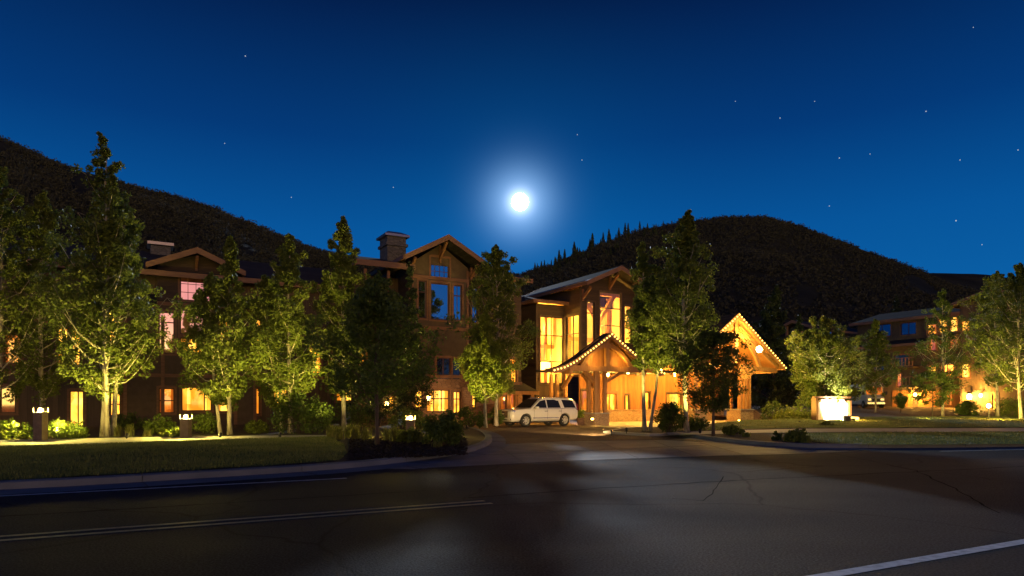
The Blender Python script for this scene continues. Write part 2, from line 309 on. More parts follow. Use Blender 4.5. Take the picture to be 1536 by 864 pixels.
# ------------------------------------------------------------------ ground
def poly(name, pts, z, m, kind='structure', nm=True):
    mb = MB(); mb.add([(p[0], p[1], z) for p in pts], [tuple(range(len(pts)))]); o = mb.build(name, m); o['kind'] = kind
    if o.data.polygons[0].normal.z < 0: o.data.flip_normals()
    return o
def resample(pts, n):
    pts = [Vector(p) for p in pts]; L = [0]
    for a, b in zip(pts, pts[1:]): L.append(L[-1]+(b-a).length)
    out = []
    for i in range(n):
        t = L[-1]*i/(n-1); k = 0
        while k < len(L)-2 and L[k+1] < t: k += 1
        f = (t-L[k])/max(L[k+1]-L[k], 1e-6); out.append(pts[k].lerp(pts[k+1], f))
    return out
def smooth(pts, it=2):
    pts = [Vector(p) for p in pts]
    for _ in range(it):
        o = [pts[0]]
        for a, b in zip(pts, pts[1:]): o += [a.lerp(b, .25), a.lerp(b, .75)]
        pts = o+[pts[-1]]
    return pts
def strip(name, A, B, n, m, mat_, hf, kind='structure'):
    A = resample(A, n); B = resample(B, n); mb = MB(); vs = []; fs = []
    for i in range(n):
        for j in range(m+1):
            t = j/m; p = A[i].lerp(B[i], t); p.z = hf(p, t, i/(n-1)); vs.append(p)
    for i in range(n-1):
        for j in range(m): k = i*(m+1)+j; fs.append((k, k+1, k+m+2, k+m+1))
    mb.add(vs, fs); o = mb.build(name, mat_, smooth=True, fix=False); o['kind'] = kind
    if o.data.polygons[len(fs)//2].normal.z < 0: o.data.flip_normals()
    return o
def sweep(name, pts, prof, m, kind='structure'):
    """profile of (offset, z) swept along an xy polyline; offset is to the left of travel"""
    n = len(pts); vs = []; fs = []; k = len(prof)
    for i, p in enumerate(pts):
        d = (pts[min(i+1, n-1)]-pts[max(i-1, 0)]); d.z = 0; d.normalize(); l = Vector((-d.y, d.x, 0))
        for o_, z in prof: vs.append((p.x+l.x*o_, p.y+l.y*o_, z))
    for i in range(n-1):
        for j in range(k-1): fs.append((i*k+j, i*k+j+1, (i+1)*k+j+1, (i+1)*k+j))
    o = MB().add(vs, fs).build(name, m, fix=False); o['kind'] = kind
    if sum(p.normal.z for p in o.data.polygons) < 0: o.data.flip_normals()
    return o
poly('ground', [(-4000, -400, 0), (4000, -400, 0), (4000, 4000, 0), (-4000, 4000, 0)], -.06, M['soil'])
UR = Vector((.891, .454, 0)); NR = Vector((-.454, .891, 0))
cl0 = G(0, 737)
leftcurb = [cl0-UR*90, cl0-UR*30, cl0]+[G(*p) for p in [(250,722),(500,706),(600,695.5),(690,683),(722,674),(738,665),(737,656),(726,649),(706,643.5),(670,640.5),(630,639)]]
leftcurb = smooth(leftcurb, 2)
rc0 = G(1536, 671)
rightcurb = [G(*p) for p in [(1000,651),(1035,656),(1075,662),(1120,667),(1175,671),(1235,673),(1300,673),(1400,672.5)]]+[rc0, rc0+Vector((.97,.24,0))*40, rc0+Vector((.9,.43,0))*220]
rightcurb = smooth(rightcurb, 2)
road = [cl0-UR*90-NR*45, rc0+Vector((.9,.43,0))*220-NR*45]+[p for p in reversed(rightcurb)][:-6]+[p for p in reversed(leftcurb) if p.y < G(0,676).y or p.x < -2.5][0:]
poly('road', road, 0.0, M['asphalt'])
cprof = [(-.75, .006), (-.02, .02), (0, .14), (.03, .155), (.26, .16), (.29, .13)]
sweep('kerb', leftcurb, cprof, M['kerb']); sweep('kerb', rightcurb, cprof, M['kerb'])
kj = MB()
for cv in (leftcurb, rightcurb):
    P = resample(cv, 200); L = 0
    for p_, q_ in zip(P, P[1:]):
        L += (q_-p_).length
        if L > 3 and abs(p_.x) < 45:
            L = 0; d = (q_-p_).normalized(); l = Vector((-d.y, d.x, 0)); kj.bar(p_-l*.74+Vector((0,0,.012)), p_-l*.03+Vector((0,0,.022)), .02, .006); kj.bar(p_-l*.012+Vector((0,0,.02)), p_-l*.012+Vector((0,0,.14)), .02, .006, (1,0,0)); kj.bar(p_+l*.02+Vector((0,0,.157)), p_+l*.27+Vector((0,0,.161)), .02, .006)
kj.build('kerb_joints', M['black'])['kind'] = 'structure'
# concrete apron across the mouth of the drive, cut by joints
ap = [G(*p) for p in [(560,703),(640,693),(700,681),(728,673),(745,665),(890,661),(1000,660),(1060,663.5),(1120,669),(1180,674),(1290,677),(1180,681),(1000,686),(860,691),(700,699),(620,704)]]
poly('concrete_apron', ap, .005, M['apron'])
jt = MB()
for a, b in [((745,668),(786,694)),((640,702),(1230,677)),((900,663),(960,688)),((1050,664),(1120,683)),((600,698),(632,703)),((690,684),(1060,668)),((812,665),(850,690.5)),((980,661),(1045,685))]:
    jt.bar(G(*a, .0055)+Vector((0,0,.0015)), G(*b, .0055)+Vector((0,0,.0015)), .03, .006)
jt.build('apron_joints', M['black'])['kind'] = 'structure'
dr = [G(*p) for p in [(745,667),(742,658),(732,649),(708,642.5),(670,639.5),(600,637.5),(560,634.5),(640,631),(760,629.5),(900,627.5),(1020,627.5),(1120,628.5),(1100,636),(1060,641),(1000,648),(1000,652),(1035,657),(1060,663),(1000,659.5),(890,660.5)]]
poly('driveway', dr, .009, M['drive'])
poly('entrance_paving', [G(*p) for p in [(872,638),(912,641.5),(960,642.5),(1030,639),(1098,634),(1110,629),(1000,628.5),(880,629.5)]], .016, nmat('pale_paving', [(.3, (.42,.38,.32)), (.7, (.52,.47,.40))], 1.5, .6, .2, .01))
# land left of the drive
back = [G(630,637.5), Vector((-6, 56, 0)), Vector((-20, 50, 0)), Vector((-70, 20, 0))]
landL = [Vector((p.x, p.y, 0)) for p in leftcurb]
offL = []
for i, p in enumerate(landL):
    d = (landL[min(i+1, len(landL)-1)]-landL[max(i-1, 0)]).normalized(); offL.append(p+Vector((-d.y, d.x, 0))*.28)
poly('planting_bed', offL+back[1:], .135, M['mulch'])
landR = []
for i, p in enumerate(rightcurb):
    d = (rightcurb[min(i+1, len(rightcurb)-1)]-rightcurb[max(i-1, 0)]).normalized(); landR.append(Vector((p.x, p.y, 0))+Vector((-d.y, d.x, 0))*.28)
poly('planting_bed', landR+[Vector((240, 150, 0)), Vector((40, 64, 0)), G(1150, 628), G(1098,634.5), G(1060,639), G(1000,646.5)], .135, M['mulch'])
isl = smooth([G(*p) for p in [(905,650),(945,653),(985,655),(1030,652),(1050,647.5),(1030,644),(980,643),(940,644.5),(905,650)]], 1)
sweep('kerb', isl, [(-.15, .01), (-.02, .02), (0, .13), (.18, .14), (.2, .1)], M['concrete'])
poly('planting_island', isl[:-1], .12, M['mulch'])
from mathutils import noise as mn
def nz(p, s): return mn.noise(Vector((p.x*s, p.y*s, 0)))
z15 = .15
A = [cl0-UR*60+NR*.35]+[G(px, py, z15) for px, py in [(0,721),(150,712.5),(300,704),(420,696.5),(500,691.5)]]
B = [cl0-UR*60+NR*17]+[G(px, py, z15) for px, py in [(0,672),(150,667.5),(300,662.5),(400,659),(490,656)]]
E1 = [G(*p, z15) for p in [(512,688),(520,680),(516,668),(500,659)]]
def hl(p, t, s): return .15+.02*t+.13*math.sin(math.pi*min(1, t*1.02))**.8*min(1, (1-s)*9)+.07*nz(p, .35)*math.sin(math.pi*t)+.02*nz(p, 2.2)
A2 = A+[E1[0], E1[1]]; B2 = B+[E1[3], E1[2]]
strip('lawn', A2, B2, 260, 60, M['grass'], hl)
walk = [cl0-UR*60+NR*17.1]+[G(px, py, z15) for px, py in [(0,671),(150,666.5),(300,661.5),(400,658),(490,655)]]
walk2 = [cl0-UR*60+NR*19.2]+[G(px, py, z15) for px, py in [(0,660.5),(150,657.5),(300,655),(400,653.5),(490,653)]]
M['walk'] = nmat('pale_concrete', [(.3, (.30,.285,.26)), (.7, (.38,.36,.33))], 1.5, .75, .25, .008, fine=25)
strip('footpath', walk, walk2, 40, 2, M['walk'], lambda p, t, s: .165)
# right side
rw1 = [G(px, py, z15) for px, py in [(1002,653),(1060,651.5),(1120,650),(1220,648.5),(1536,648)]]+[Vector((120, 62, 0)), Vector((230, 110, 0))]
rw2 = [G(px, py, z15) for px, py in [(1000,649),(1060,647),(1120,645),(1220,643),(1536,642.5)]]+[Vector((120, 68, 0)), Vector((230, 117, 0))]
strip('footpath', rw1, rw2, 50, 2, M['walk'], lambda p, t, s: .165)
la = [G(px, py, z15) for px, py in [(1205,660),(1240,665.5),(1300,667.5),(1400,667)]]+[G(1536,665.5,z15), rc0+Vector((.97,.24,0))*40+NR*.4, rc0+Vector((.9,.43,0))*220]
lb = [G(px, py, z15) for px, py in [(1190,650),(1240,649),(1300,648.7),(1400,648.6),(1536,648.4)]]+[Vector((119, 61.5, 0)), Vector((225, 108, 0))]
strip('lawn', la, lb, 160, 24, M['grass'], lambda p, t, s: .15+.12*math.sin(math.pi*t)*min(1, s*20)+.03*nz(p, 1.2))
la = [G(px, py, z15) for px, py in [(1060,645.5),(1120,643.8),(1220,642),(1536,641.5)]]+[Vector((121, 69, 0)), Vector((230, 118, 0))]
lb = [G(px, py, .35) for px, py in [(1075,635.5),(1120,632),(1220,628),(1340,626),(1536,625)]]+[Vector((125, 85, 0)), Vector((230, 135, 0))]
strip('lawn', la, lb, 160, 30, M['grass'], lambda p, t, s: .17+.26*t+.03*nz(p, 1.0))
la = [Vector((18, 60, 0)), Vector((30, 58.5, 0)), Vector((45, 58, 0)), Vector((62, 60, 0)), Vector((110, 80, 0))]
lb = [Vector((22, 150, 0)), Vector((45, 150, 0)), Vector((75, 140, 0)), Vector((110, 130, 0)), Vector((150, 130, 0))]
strip('parking_area', la, lb, 30, 12, M['drive'], lambda p, t, s: .3+.75*min(1, max(0, (p.y-58)/22)))
# road paint
mk = MB(); mk2 = MB()
def line(m_, p, q, w_, z=.004, n=1):
    d = (q-p).normalized(); l = Vector((-d.y, d.x, 0))*w_/2
    m_.add([(p-l)+Vector((0,0,z)), (q-l)+Vector((0,0,z)), (q+l)+Vector((0,0,z)), (p+l)+Vector((0,0,z))], [(0,1,2,3)])
yA, yB = G(0,811), G(738,755); d = (yB-yA).normalized(); l = Vector((-d.y, d.x, 0))
line(mk2, yA-d*60, yB, .11); line(mk2, yA-d*60+l*.29, yB+l*.29, .11)
line(mk, G(0,745)-UR*60, G(520,717.5), .11); line(mk, G(1230,864)-UR*8, G(1536,826.5)+UR*90, .15); line(mk, G(1410,677), G(1536,674.3)+Vector((.97,.24,0))*50, .1)
o = mk.build('white_lane_lines', M['paintw'], fix=False); o['kind'] = 'structure'
o = mk2.build('yellow_centre_lines', M['painty'], fix=False); o['kind'] = 'structure'
ts = MB()
def seam(pxs, w_=.035):
    P = [G(*p) for p in pxs]; Q = []
    for a, b in zip(P, P[1:]):
        for k in range(8): Q.append(a.lerp(b, k/8)+Vector((random.gauss(0,.025), random.gauss(0,.025), 0)))
    Q.append(P[-1])
    for a, b in zip(Q, Q[1:]):
        d_ = (b-a).normalized(); l_ = Vector((-d_.y, d_.x, 0))*w_*random.uniform(.3, .6); ts.add([a-l_+Vector((0,0,.0035)), b-l_+Vector((0,0,.0035)), b+l_+Vector((0,0,.0035)), a+l_+Vector((0,0,.0035))], [(0,1,2,3)])
seam([(1245,680),(1300,690),(1372,706),(1432,733),(1500,770)]); seam([(700,747),(900,733),(1100,721),(1300,711),(1536,700)], .05); seam([(0,775),(300,757),(640,736)], .045); seam([(1010,748),(1060,752),(1085,715)], .02)
o = ts.build('tar_seams', mat('tar_seal', (.006,.006,.007), .95, 0, .02), fix=False); o['kind'] = 'structure'
# ------------------------------------------------------------------ hills
HP = [(-1500,120),(-900,140),(-300,170),(0,205),(60,232),(120,256),(200,279),(250,290),(330,315),(400,345),(440,360),(490,378),(540,390),(600,400),(700,408),(780,412),(840,393),(900,367),(960,347),(1020,333),(1080,327),(1150,326),(1200,338),(1270,365),(1330,388),(1380,405),(1420,425),(1480,440),(1600,452),(2500,500)]
xs_, ys_ = zip(*HP)
def prof(px): return float(np.interp(px, xs_, ys_))+2.2*mn.noise(Vector((px*.035, 1.3, 0)))+1.2*mn.noise(Vector((px*.11, 4, 0)))
def ridgeY(px): return float(np.interp(px, [-1500, 200, 700, 900, 1100, 1500, 2500], [420, 400, 520, 430, 470, 560, 700]))
def hill_h(px, Y):
    rY = ridgeY(px); H = (604-prof(px))/1000*rY+CH; r0 = 125
    if Y <= rY:
        t = max(0, (Y-r0)/(rY-r0)); g = mn.fractal(Vector((px*.004, Y*.008, 2)), 1, 2, 4)
        return H*t*(1+.08*g*(1-t)*4*t)-.3*(1-t)
    return H-(Y-rY)*.35
def grid_hill(name, cols, rows, f, m):
    vs = []; fs = []
    for i in cols:
        for Y in rows(i): vs.append(((i-768)/1000*Y, Y, f(i, Y)))
    n = len(rows(cols[0]))
    for a in range(len(cols)-1):
        for b in range(n-1): k = a*n+b; fs.append((k, k+n, k+n+1, k+1))
    o = MB().add(vs, fs).build(name, m, smooth=True, fix=False); o['kind'] = 'structure'; return o
grid_hill('hills', list(range(-1500, 2500, 10)), lambda i: [122+(ridgeY(i)-122)*k/50 for k in range(51)]+[ridgeY(i)+40*k for k in (.25,.5,1, 2, 4)], hill_h, M['hill'])
FP = [(900,440),(1200,425),(1300,413),(1380,409),(1460,411),(1536,418),(1800,430),(2600,455)]
grid_hill('hills', list(range(900, 2600, 20)), lambda i: [700+600*k/16 for k in range(17)]+[1350, 1500], lambda i, Y: ((604-float(np.interp(i, *zip(*FP)))+3*mn.noise(Vector((i*.02, 0, 0))))*1.3+1.6)*min(1, (Y-700)/600)-max(0, Y-1300)*.3, M['hill'])
# ------------------------------------------------------------------ wall and window tools (f maps s along, z up, d inward)
def fF(b): return lambda s, z, d: Vector((s, b+d, z))       # fronts
def fS(a): return lambda s, z, d: Vector((a+d, s, z))       # left-hand ends
def fbox(mb, f, s0, s1, z0, z1, d0, d1):
    vs = [f(s, z, d) for z in (z0, z1) for d in (d0, d1) for s in (s0, s1)]
    return mb.add(vs, [(0,2,3,1),(4,5,7,6),(0,1,5,4),(2,6,7,3),(0,4,6,2),(1,3,7,5)])
def wall(name, f, s0, s1, z0, z1, holes, m, parent, t=.25, gable=None):
    S = sorted({s0, s1, *[x for h in holes for x in (h[0], h[1])]}); Z = sorted({z0, z1, *[x for h in holes for x in (h[2], h[3])]})
    S = [s for s in S if s0 <= s <= s1]; Z = [z for z in Z if z0 <= z <= z1]
    fill = {}
    for i in range(len(S)-1):
        for j in range(len(Z)-1):
            cx, cz = (S[i]+S[i+1])/2, (Z[j]+Z[j+1])/2
            fill[i, j] = not any(h[0] < cx < h[1] and h[2] < cz < h[3] for h in holes)
    mb = MB()
    for (i, j), v in fill.items():
        if not v: continue
        a, b, c, d = S[i], S[i+1], Z[j], Z[j+1]
        mb.add([f(a, c, 0), f(b, c, 0), f(b, d, 0), f(a, d, 0)], [(0,1,2,3)]); mb.add([f(a, c, t), f(a, d, t), f(b, d, t), f(b, c, t)], [(0,1,2,3)])
        for di, dj, e in ((-1,0,((a,c),(a,d))),(1,0,((b,c),(b,d))),(0,-1,((a,c),(b,c))),(0,1,((a,d),(b,d)))):
            if not fill.get((i+di, j+dj), False):
                if dj == 1 and j == len(Z)-2 and gable: continue
                (p, q), (r_, s_) = e; mb.add([f(p, q, 0), f(r_, s_, 0), f(r_, s_, t), f(p, q, t)], [(0,1,2,3)])
    if gable: mb.prism([(s0, z1), (s1, z1), (gable[0], gable[1])], 0, t, f)
    return mb.build(name, m, parent, fix=False)
def window(f, s0, s1, z0, z1, pane, parent, cols=(), rows=(), fm=None, trim=None, cw=.12, fr=.07, depth=.12, grid=None):
    """casing boards, frame and glazing bars in one part, its pane a sub-part"""
    mb = MB(); fm = fm or M['frame']; trim = trim or M['trim']; mb.mi = 0
    for a, b, c, d in ((s0-cw, s0, z0-cw, z1+cw), (s1, s1+cw, z0-cw, z1+cw), (s0, s1, z1, z1+cw*1.3), (s0-.03, s1+.03, z0-cw, z0)):
        fbox(mb, f, a, b, c, d, -.035, .02)
    mb.mi = 1
    for a, b, c, d in ((s0, s0+fr, z0, z1), (s1-fr, s1, z0, z1), (s0+fr, s1-fr, z1-fr, z1), (s0+fr, s1-fr, z0, z0+fr)): fbox(mb, f, a, b, c, d, depth-.06, depth+.05)
    for c_ in cols: s = s0+(s1-s0)*c_; fbox(mb, f, s-.035, s+.035, z0+fr, z1-fr, depth-.05, depth+.04)
    for r_ in rows: z = z0+(z1-z0)*r_; fbox(mb, f, s0+fr, s1-fr, z-.035, z+.035, depth-.045, depth+.035)
    if grid:
        for k in range(1, grid[0]): s = s0+(s1-s0)*k/grid[0]; fbox(mb, f, s-.015, s+.015, z0+fr, z1-fr, depth-.03, depth+.03)
        for k in range(1, grid[1]): z = z0+(z1-z0)*k/grid[1]; fbox(mb, f, s0+fr, s1-fr, z-.015, z+.015, depth-.028, depth+.028)
    o = mb.build('window', [trim, fm], parent)
    p = MB(); p.add([f(s0+.02, z0+.02, depth), f(s1-.02, z0+.02, depth), f(s1-.02, z1-.02, depth), f(s0+.02, z1-.02, depth)], [(0,1,2,3)]); p.build('pane', pane, o, fix=False)
    if pane in (M['amber'], M['amber2'], M['orange']) and s1-s0 > .75:
        wd = (s1-s0)*random.uniform(.09, .17)
        for a0, sg in ((s0+fr, 1), (s1-fr, -1)):
            c_ = MB(); n_ = 10; pts = [(a0+sg*wd*k/n_, depth-.025-.018*math.sin(k*2.2)) for k in range(n_+1)]
            for (p_, d_), (q_, e_) in zip(pts, pts[1:]): c_.add([f(p_, z0+fr, d_), f(q_, z0+fr, e_), f(q_, z1-fr, e_), f(p_, z1-fr, d_)], [(0,1,2,3)])
            c_.build('curtain', M['cloth'], o, fix=False)
    return o
def slab_roof(mb, pts, t=.16):      # a planar roof sheet with thickness
    pts = [Vector(p) for p in pts]; n = (pts[1]-pts[0]).cross(pts[2]-pts[0]).normalized()
    if n.z < 0: n = -n
    k = len(pts); return mb.add([p for p in pts]+[p-n*t for p in pts], [tuple(range(k)), tuple(range(2*k-1, k-1, -1))]+[(i, i+k, (i+1)%k+k, (i+1)%k) for i in range(k)])
def gable_roof(parent, ac, hw, zr, ze, b0, b1, m=None, fasc=None, fh=.32, flip=None, t=.14):
    """ridge along b; rake and eave boards; flip swaps a and b (ridge along a)"""
    X = (lambda a, b, z: Vector((a, b, z))) if not flip else (lambda a, b, z: Vector((b, a, z)))
    r = MB(); f = MB()
    for s in (-1, 1):
        slab_roof(r, [X(ac, b0, zr), X(ac+s*hw, b0, ze), X(ac+s*hw, b1, ze), X(ac, b1, zr)], t)
        for bb in (b0-.04, b1+.04):
            f.add([X(ac, bb-.03, zr+.03), X(ac+s*(hw+.03), bb-.03, ze+.03), X(ac+s*(hw+.03), bb-.03, ze-fh), X(ac, bb-.03, zr-fh*1.1), X(ac, bb+.03, zr+.03), X(ac+s*(hw+.03), bb+.03, ze+.03), X(ac+s*(hw+.03), bb+.03, ze-fh), X(ac, bb+.03, zr-fh*1.1)],
                  [(0,1,2,3),(7,6,5,4),(0,4,5,1),(1,5,6,2),(2,6,7,3),(3,7,4,0)])
        a_ = ac+s*(hw+.06)
        vs = [X(a, b, z) for z in (ze-.26, ze+.02) for b in (b0, b1) for a in (a_-.05, a_+.05)]
        f.add(vs, [(0,2,3,1),(4,5,7,6),(0,1,5,4),(2,6,7,3),(0,4,6,2),(1,3,7,5)])
    o = r.build('roof', m or M['shingle'], parent); f.build('fascia', fasc or M['fascia'], o); return o
def bracket(mb, f, s, z, d, L=.9, w=.16):
    a = f(s, z, 0); b = f(s, z+L, -d); mb.bar(a+(f(0,0,-.02)-f(0,0,0)), b, w, w*1.2); mb.bar(f(s, z-.15, -.1), f(s, z+L, -.1), w, w*.9)
# ------------------------------------------------------------------ main lodge
LD = thing('lodge', 'three storey brown timber lodge with gabled roofs, stone chimney and glowing windows', 'building', O, ROT)
def PX(f, b, x0, y0, x1, y1):      # window rectangle from left-edge and right-edge pixels on a front at depth b
    a0, zt = LF(x0, y0, b); _, zb = LF(x0, y1, b); a1, _ = LF(x1, y0, b); return a0, a1, zb, zt
def wins(spec, b, f, wl):
    hs = []
    for sp_ in spec:
        (x0, y0, x1, y1), pane, kw = sp_; s0, s1, z0, z1 = PX(f, b, x0, y0, x1, y1); hs.append((s0, s1, z0, z1)); wl.append((s0, s1, z0, z1, pane, kw))
    return hs
def facade(name, b, a0, a1, z0, z1, spec, m, gable=None):
    wl = []; hs = wins(spec, b, None, wl); f = fF(b); w_ = wall(name, f, a0, a1, z0, z1, hs, m, LD, gable=gable)
    for s0, s1, zz0, zz1, pane, kw in wl: window(f, s0, s1, zz0, zz1, pane, LD, **kw)
    return w_
A_, A2_, OR, DM, PK, GL = M['amber'], M['amber2'], M['orange'], M['dim'], M['pinkglass'], M['glass']
D = {}
# tower
tb = -.8
facade('wall', tb, -14.8, -10.5, 3.3, 11.3, [
    ((646,385,674,416), GL, dict(grid=(4, 3))), ((646,423.5,674,479), GL, {}),
    ((627.5,420,640,477), GL, dict(rows=(.70,))), ((680,427,693,480), GL, dict(rows=(.70,), grid=(2, 1))),
    ((655,536,676,581), M['glass_clear'], dict(cols=(.5,))), ((679,538,692,581), M['glass_clear'], {})], M['stucco'], gable=(-12.65, 12.75))
facade('stone_wall', tb-.12, -15.1, -10.2, -.1, 3.3, [((640,584.5,674,618), A2_, dict(cols=(.33,.66), rows=(.6,))), ((680,587,691,620), A_, dict(cols=(.5,), rows=(.65,))), ((622,586,634,612), A_, dict(rows=(.6,)))], M['redstone'])
sb, z1_ = LS(618, 420, -14.8)
wall('wall', fS(-14.8), tb+.25, 9, 3.3, 11.2, [], M['siding'], LD)
wall('wall', fS(-10.75), tb+.25, 9, 10.6, 11.4, [], M['siding'], LD)
tr = MB(); ff = fF(tb)
for z in (3.35, 6.75, 10.25): fbox(tr, ff, -14.85, -10.45, z, z+.22, -.06, -.002)
for s in (-14.85, -10.62): fbox(tr, ff, s, s+.17, 3.6, 11.1, -.055, -.003)
tr.build('trim_boards', M['trim'], LD)
gable_roof(LD, -12.95+.3, 3.15, 13.15, 11.42, -2.2, 9)
for s in (-15.0, -12.72, -10.3): br = MB(); bracket(br, ff, s, 10.6 if s != -12.72 else 11.6, 1.25, .75 if s != -12.72 else 1.1); br.build('roof_bracket', M['trim'], LD)
# set-back bay right of the tower
rb = .3
facade('wall', rb, -10.5, -5.4, 3.2, 10.7, [((708,431,717,484), GL, dict(rows=(.68,), grid=(2, 1))), ((728,545,738,580), OR, {}), ((765,538,775,578), A_, {})], M['siding'])
wall('wall', fF(6.2), -5.4, -2.5, 0, 9.9, [], M['siding'], LD); wall('wall', fS(-5.65), .55, 6.2, 0, 10.7, [], M['siding'], LD)
facade('stone_wall', rb-.1, -10.5, -5.35, -.1, 3.2, [((703,585,714,612), A_, dict(cols=(.5,), rows=(.5,))), ((748,592,760,620), DM, {}), ((766,590,776,620), OR, {})], M['redstone'])
r = MB(); slab_roof(r, [(-10.5, -.7, 11.0), (-5.0, -.7, 11.0), (-5.0, 6, 13.2), (-10.5, 6, 13.2)]); ro = r.build('roof', M['shingle'], LD)
f_ = MB(); f_.box(-10.5, -5.0, -.82, -.72, 10.72, 11.02); f_.build('fascia', M['fascia'], ro)
# recessed balconies left of the tower
bb = 1.9
facade('wall', bb, -18.2, -14.8, 0, 10.6, [((570,470,590,500), M['glass_clear'], {}), ((538,522,556,560), OR, dict(cols=(.5,))), ((575,590,592,615), A_, {})], M['board'])
for z in (3.4, 6.9): bal = MB(); bal.box(-18.2, -14.85, -.9, bb, z-.25, z); bal.build('balcony_floor', M['board'], LD)
rl = MB()
for z in (3.4, 6.9):
    rl.box(-18.2, -14.85, -.92, -.84, z+1.0, z+1.08); rl.box(-18.2, -14.85, -.91, -.85, z+.1, z+.16)
    for k in range(28): s = -18.2+k*.12; rl.box(s, s+.03, -.9, -.86, z+.16, z+1.0)
for s in (-18.2, -16.6, -15.05): rl.box(s, s+.18, -.98, -.8, 0, 10.5)
rl.build('balcony_railing', M['trim'], LD)
r = MB(); slab_roof(r, [(-18.9, -1.5, 10.95), (-14.85, -1.5, 10.95), (-14.85, 5, 12.6), (-18.9, 5, 12.6)]); ro = r.build('roof', M['shingle'], LD)
f_ = MB(); f_.box(-18.9, -14.85, -1.62, -1.5, 10.6, 10.98); f_.box(-19.0, -18.9, -1.62, 5, 10.6, 10.98); f_.build('fascia', M['fascia'], ro)
# chimney
c0, zt = LF(581, 352, 2.6); c1, _ = LF(609, 352, 2.6)
ch = MB(); ch.box(c0, c1, 2.6, 4.3, 9, zt); co = ch.build('chimney', M['chimney'], LD)
ch = MB(); ch.box(c0-.12, c1+.12, 2.48, 4.42, zt-.75, zt-.55); ch.build('chimney_band', M['chimney'], co)
ch = MB(); a_, b_, h_ = (c0-.22, c1+.22), (2.38, 4.52), zt
ch.box(a_[0], a_[1], b_[0], b_[1], h_-.06, h_+.1); cx = (c0+c1)/2
ch.add([(a_[0], b_[0], h_+.1), (a_[1], b_[0], h_+.1), (a_[1], b_[1], h_+.1), (a_[0], b_[1], h_+.1), (a_[0]+.45, 3.1, h_+.42), (a_[1]-.45, 3.1, h_+.42), (a_[1]-.45, 3.8, h_+.42), (a_[0]+.45, 3.8, h_+.42)], [(0,1,5,4),(1,2,6,5),(2,3,7,6),(3,0,4,7),(4,5,6,7)])
ch.build('chimney_cap', M['metal'], co)
# long wing to the left
wb = 3.6
facade('wall', wb, -48, -18.2, -.1, 9.6, [
    ((162,464,182,534), A2_, dict(rows=(.33,.66))), ((187,466,206,536), A2_, dict(rows=(.33,.66))),
    ((86,491,103,546), A2_, dict(rows=(.35,), cols=(.5,))), ((106,492,121,548), A2_, dict(rows=(.35,))),
    ((104,586,126,640), A2_, dict(cols=(.6,))), ((165,589,181,624), A_, dict(rows=(.5,))), ((186,583,207,626), OR, dict(rows=(.55,))),
    ((6,500,32,545), OR, {}), ((0,580,24,620), DM, {}),
    ((372,478,392,540), A2_, dict(rows=(.4,))), ((411,488,424,552), M['glass'], {}),
    ((366,582,390,622), A2_, {}), ((410,583,431,610), A2_, dict(cols=(.5,))), ((462,520,482,560), A_, {}),
    ((504,583,533,602), A2_, dict(cols=(.5,))), ((493,515,512,548), DM, {})], M['board'])
tr = MB(); ff = fF(wb)
for z in (3.25, 6.3): 
    for s0, s1 in ((-48, -31.6), (-25.3, -18.3)): fbox(tr, ff, s0, s1, z, z+.2, -.05, -.002)
tr.build('trim_boards', M['trim'], LD)
r = MB(); slab_roof(r, [(-49, 2.4, 9.75), (-17.9, 2.4, 9.75), (-17.9, 10, 12.4), (-49, 10, 12.4)]); slab_roof(r, [(-49, 17.6, 9.75), (-17.9, 17.6, 9.75), (-17.9, 10, 12.4), (-49, 10, 12.4)]); ro = r.build('roof', M['shingle'], LD)
f_ = MB(); f_.box(-49, -17.9, 2.28, 2.4, 9.45, 9.78); f_.build('fascia', M['fascia'], ro)
wall('wall', fS(-48), wb+.25, 17, -.1, 9.7, [], M['board'], LD)
# left gable bay
lg = 3.0
facade('wall', lg, -30.2, -25.6, 7.8, 10.35, [((270,412,318,450), PK, dict(grid=(4, 3)))], M['siding'], gable=(-27.9, 11.1))
facade('wall', lg-.05, -32.0, -24.4, -.1, 7.8, [((270,464,318,501), PK, {}), ((270,506,318,529), A2_, dict(cols=(.6,))), ((238,467,262,530), PK, dict(rows=(.75,))), ((327,470,347,528), A2_, dict(rows=(.3,))),
    ((272,580,318,617), A2_, dict(cols=(.75,))), ((238,582,262,620), OR, dict(rows=(.5,))), ((326,582,350,618), A2_, {})], M['stucco'])
for a0, a1 in ((-32.0, -30.25), (-25.55, -24.4)):
    r = MB(); slab_roof(r, [(a0-.2, 2.3, 7.85), (a1, 2.3, 7.85), (a1, 3.7, 8.5), (a0-.2, 3.7, 8.5)]); r.build('roof', M['shingle'], LD)
gable_roof(LD, -28.0, 2.75, 11.35, 10.15, 2.0, 10)
tr = MB(); ff = fF(lg-.05)
for z in (3.2, 7.72): fbox(tr, ff, -32.05, -24.35, z, z+.22, -.06, -.002)
for s in (-32.05, -30.0, -27.9+2.15, -24.55): fbox(tr, ff, s, s+.2, 0, 7.0, -.055, -.003)
bracket(tr, fF(lg), -28.0, 10.2, .9, .6); tr.build('trim_boards', M['trim'], LD)
c2, zt3 = LF(758, 412, 3.0); c3, _ = LF(779, 412, 3.0); ch = MB(); ch.box(c2, c3, 3.0, 4.4, 10.5, zt3-.1); co = ch.build('chimney', M['stucco'], LD); ch = MB(); ch.box(c2-.12, c3+.12, 2.88, 4.52, zt3-.1, zt3); ch.build('chimney_cap', M['metal'], co)
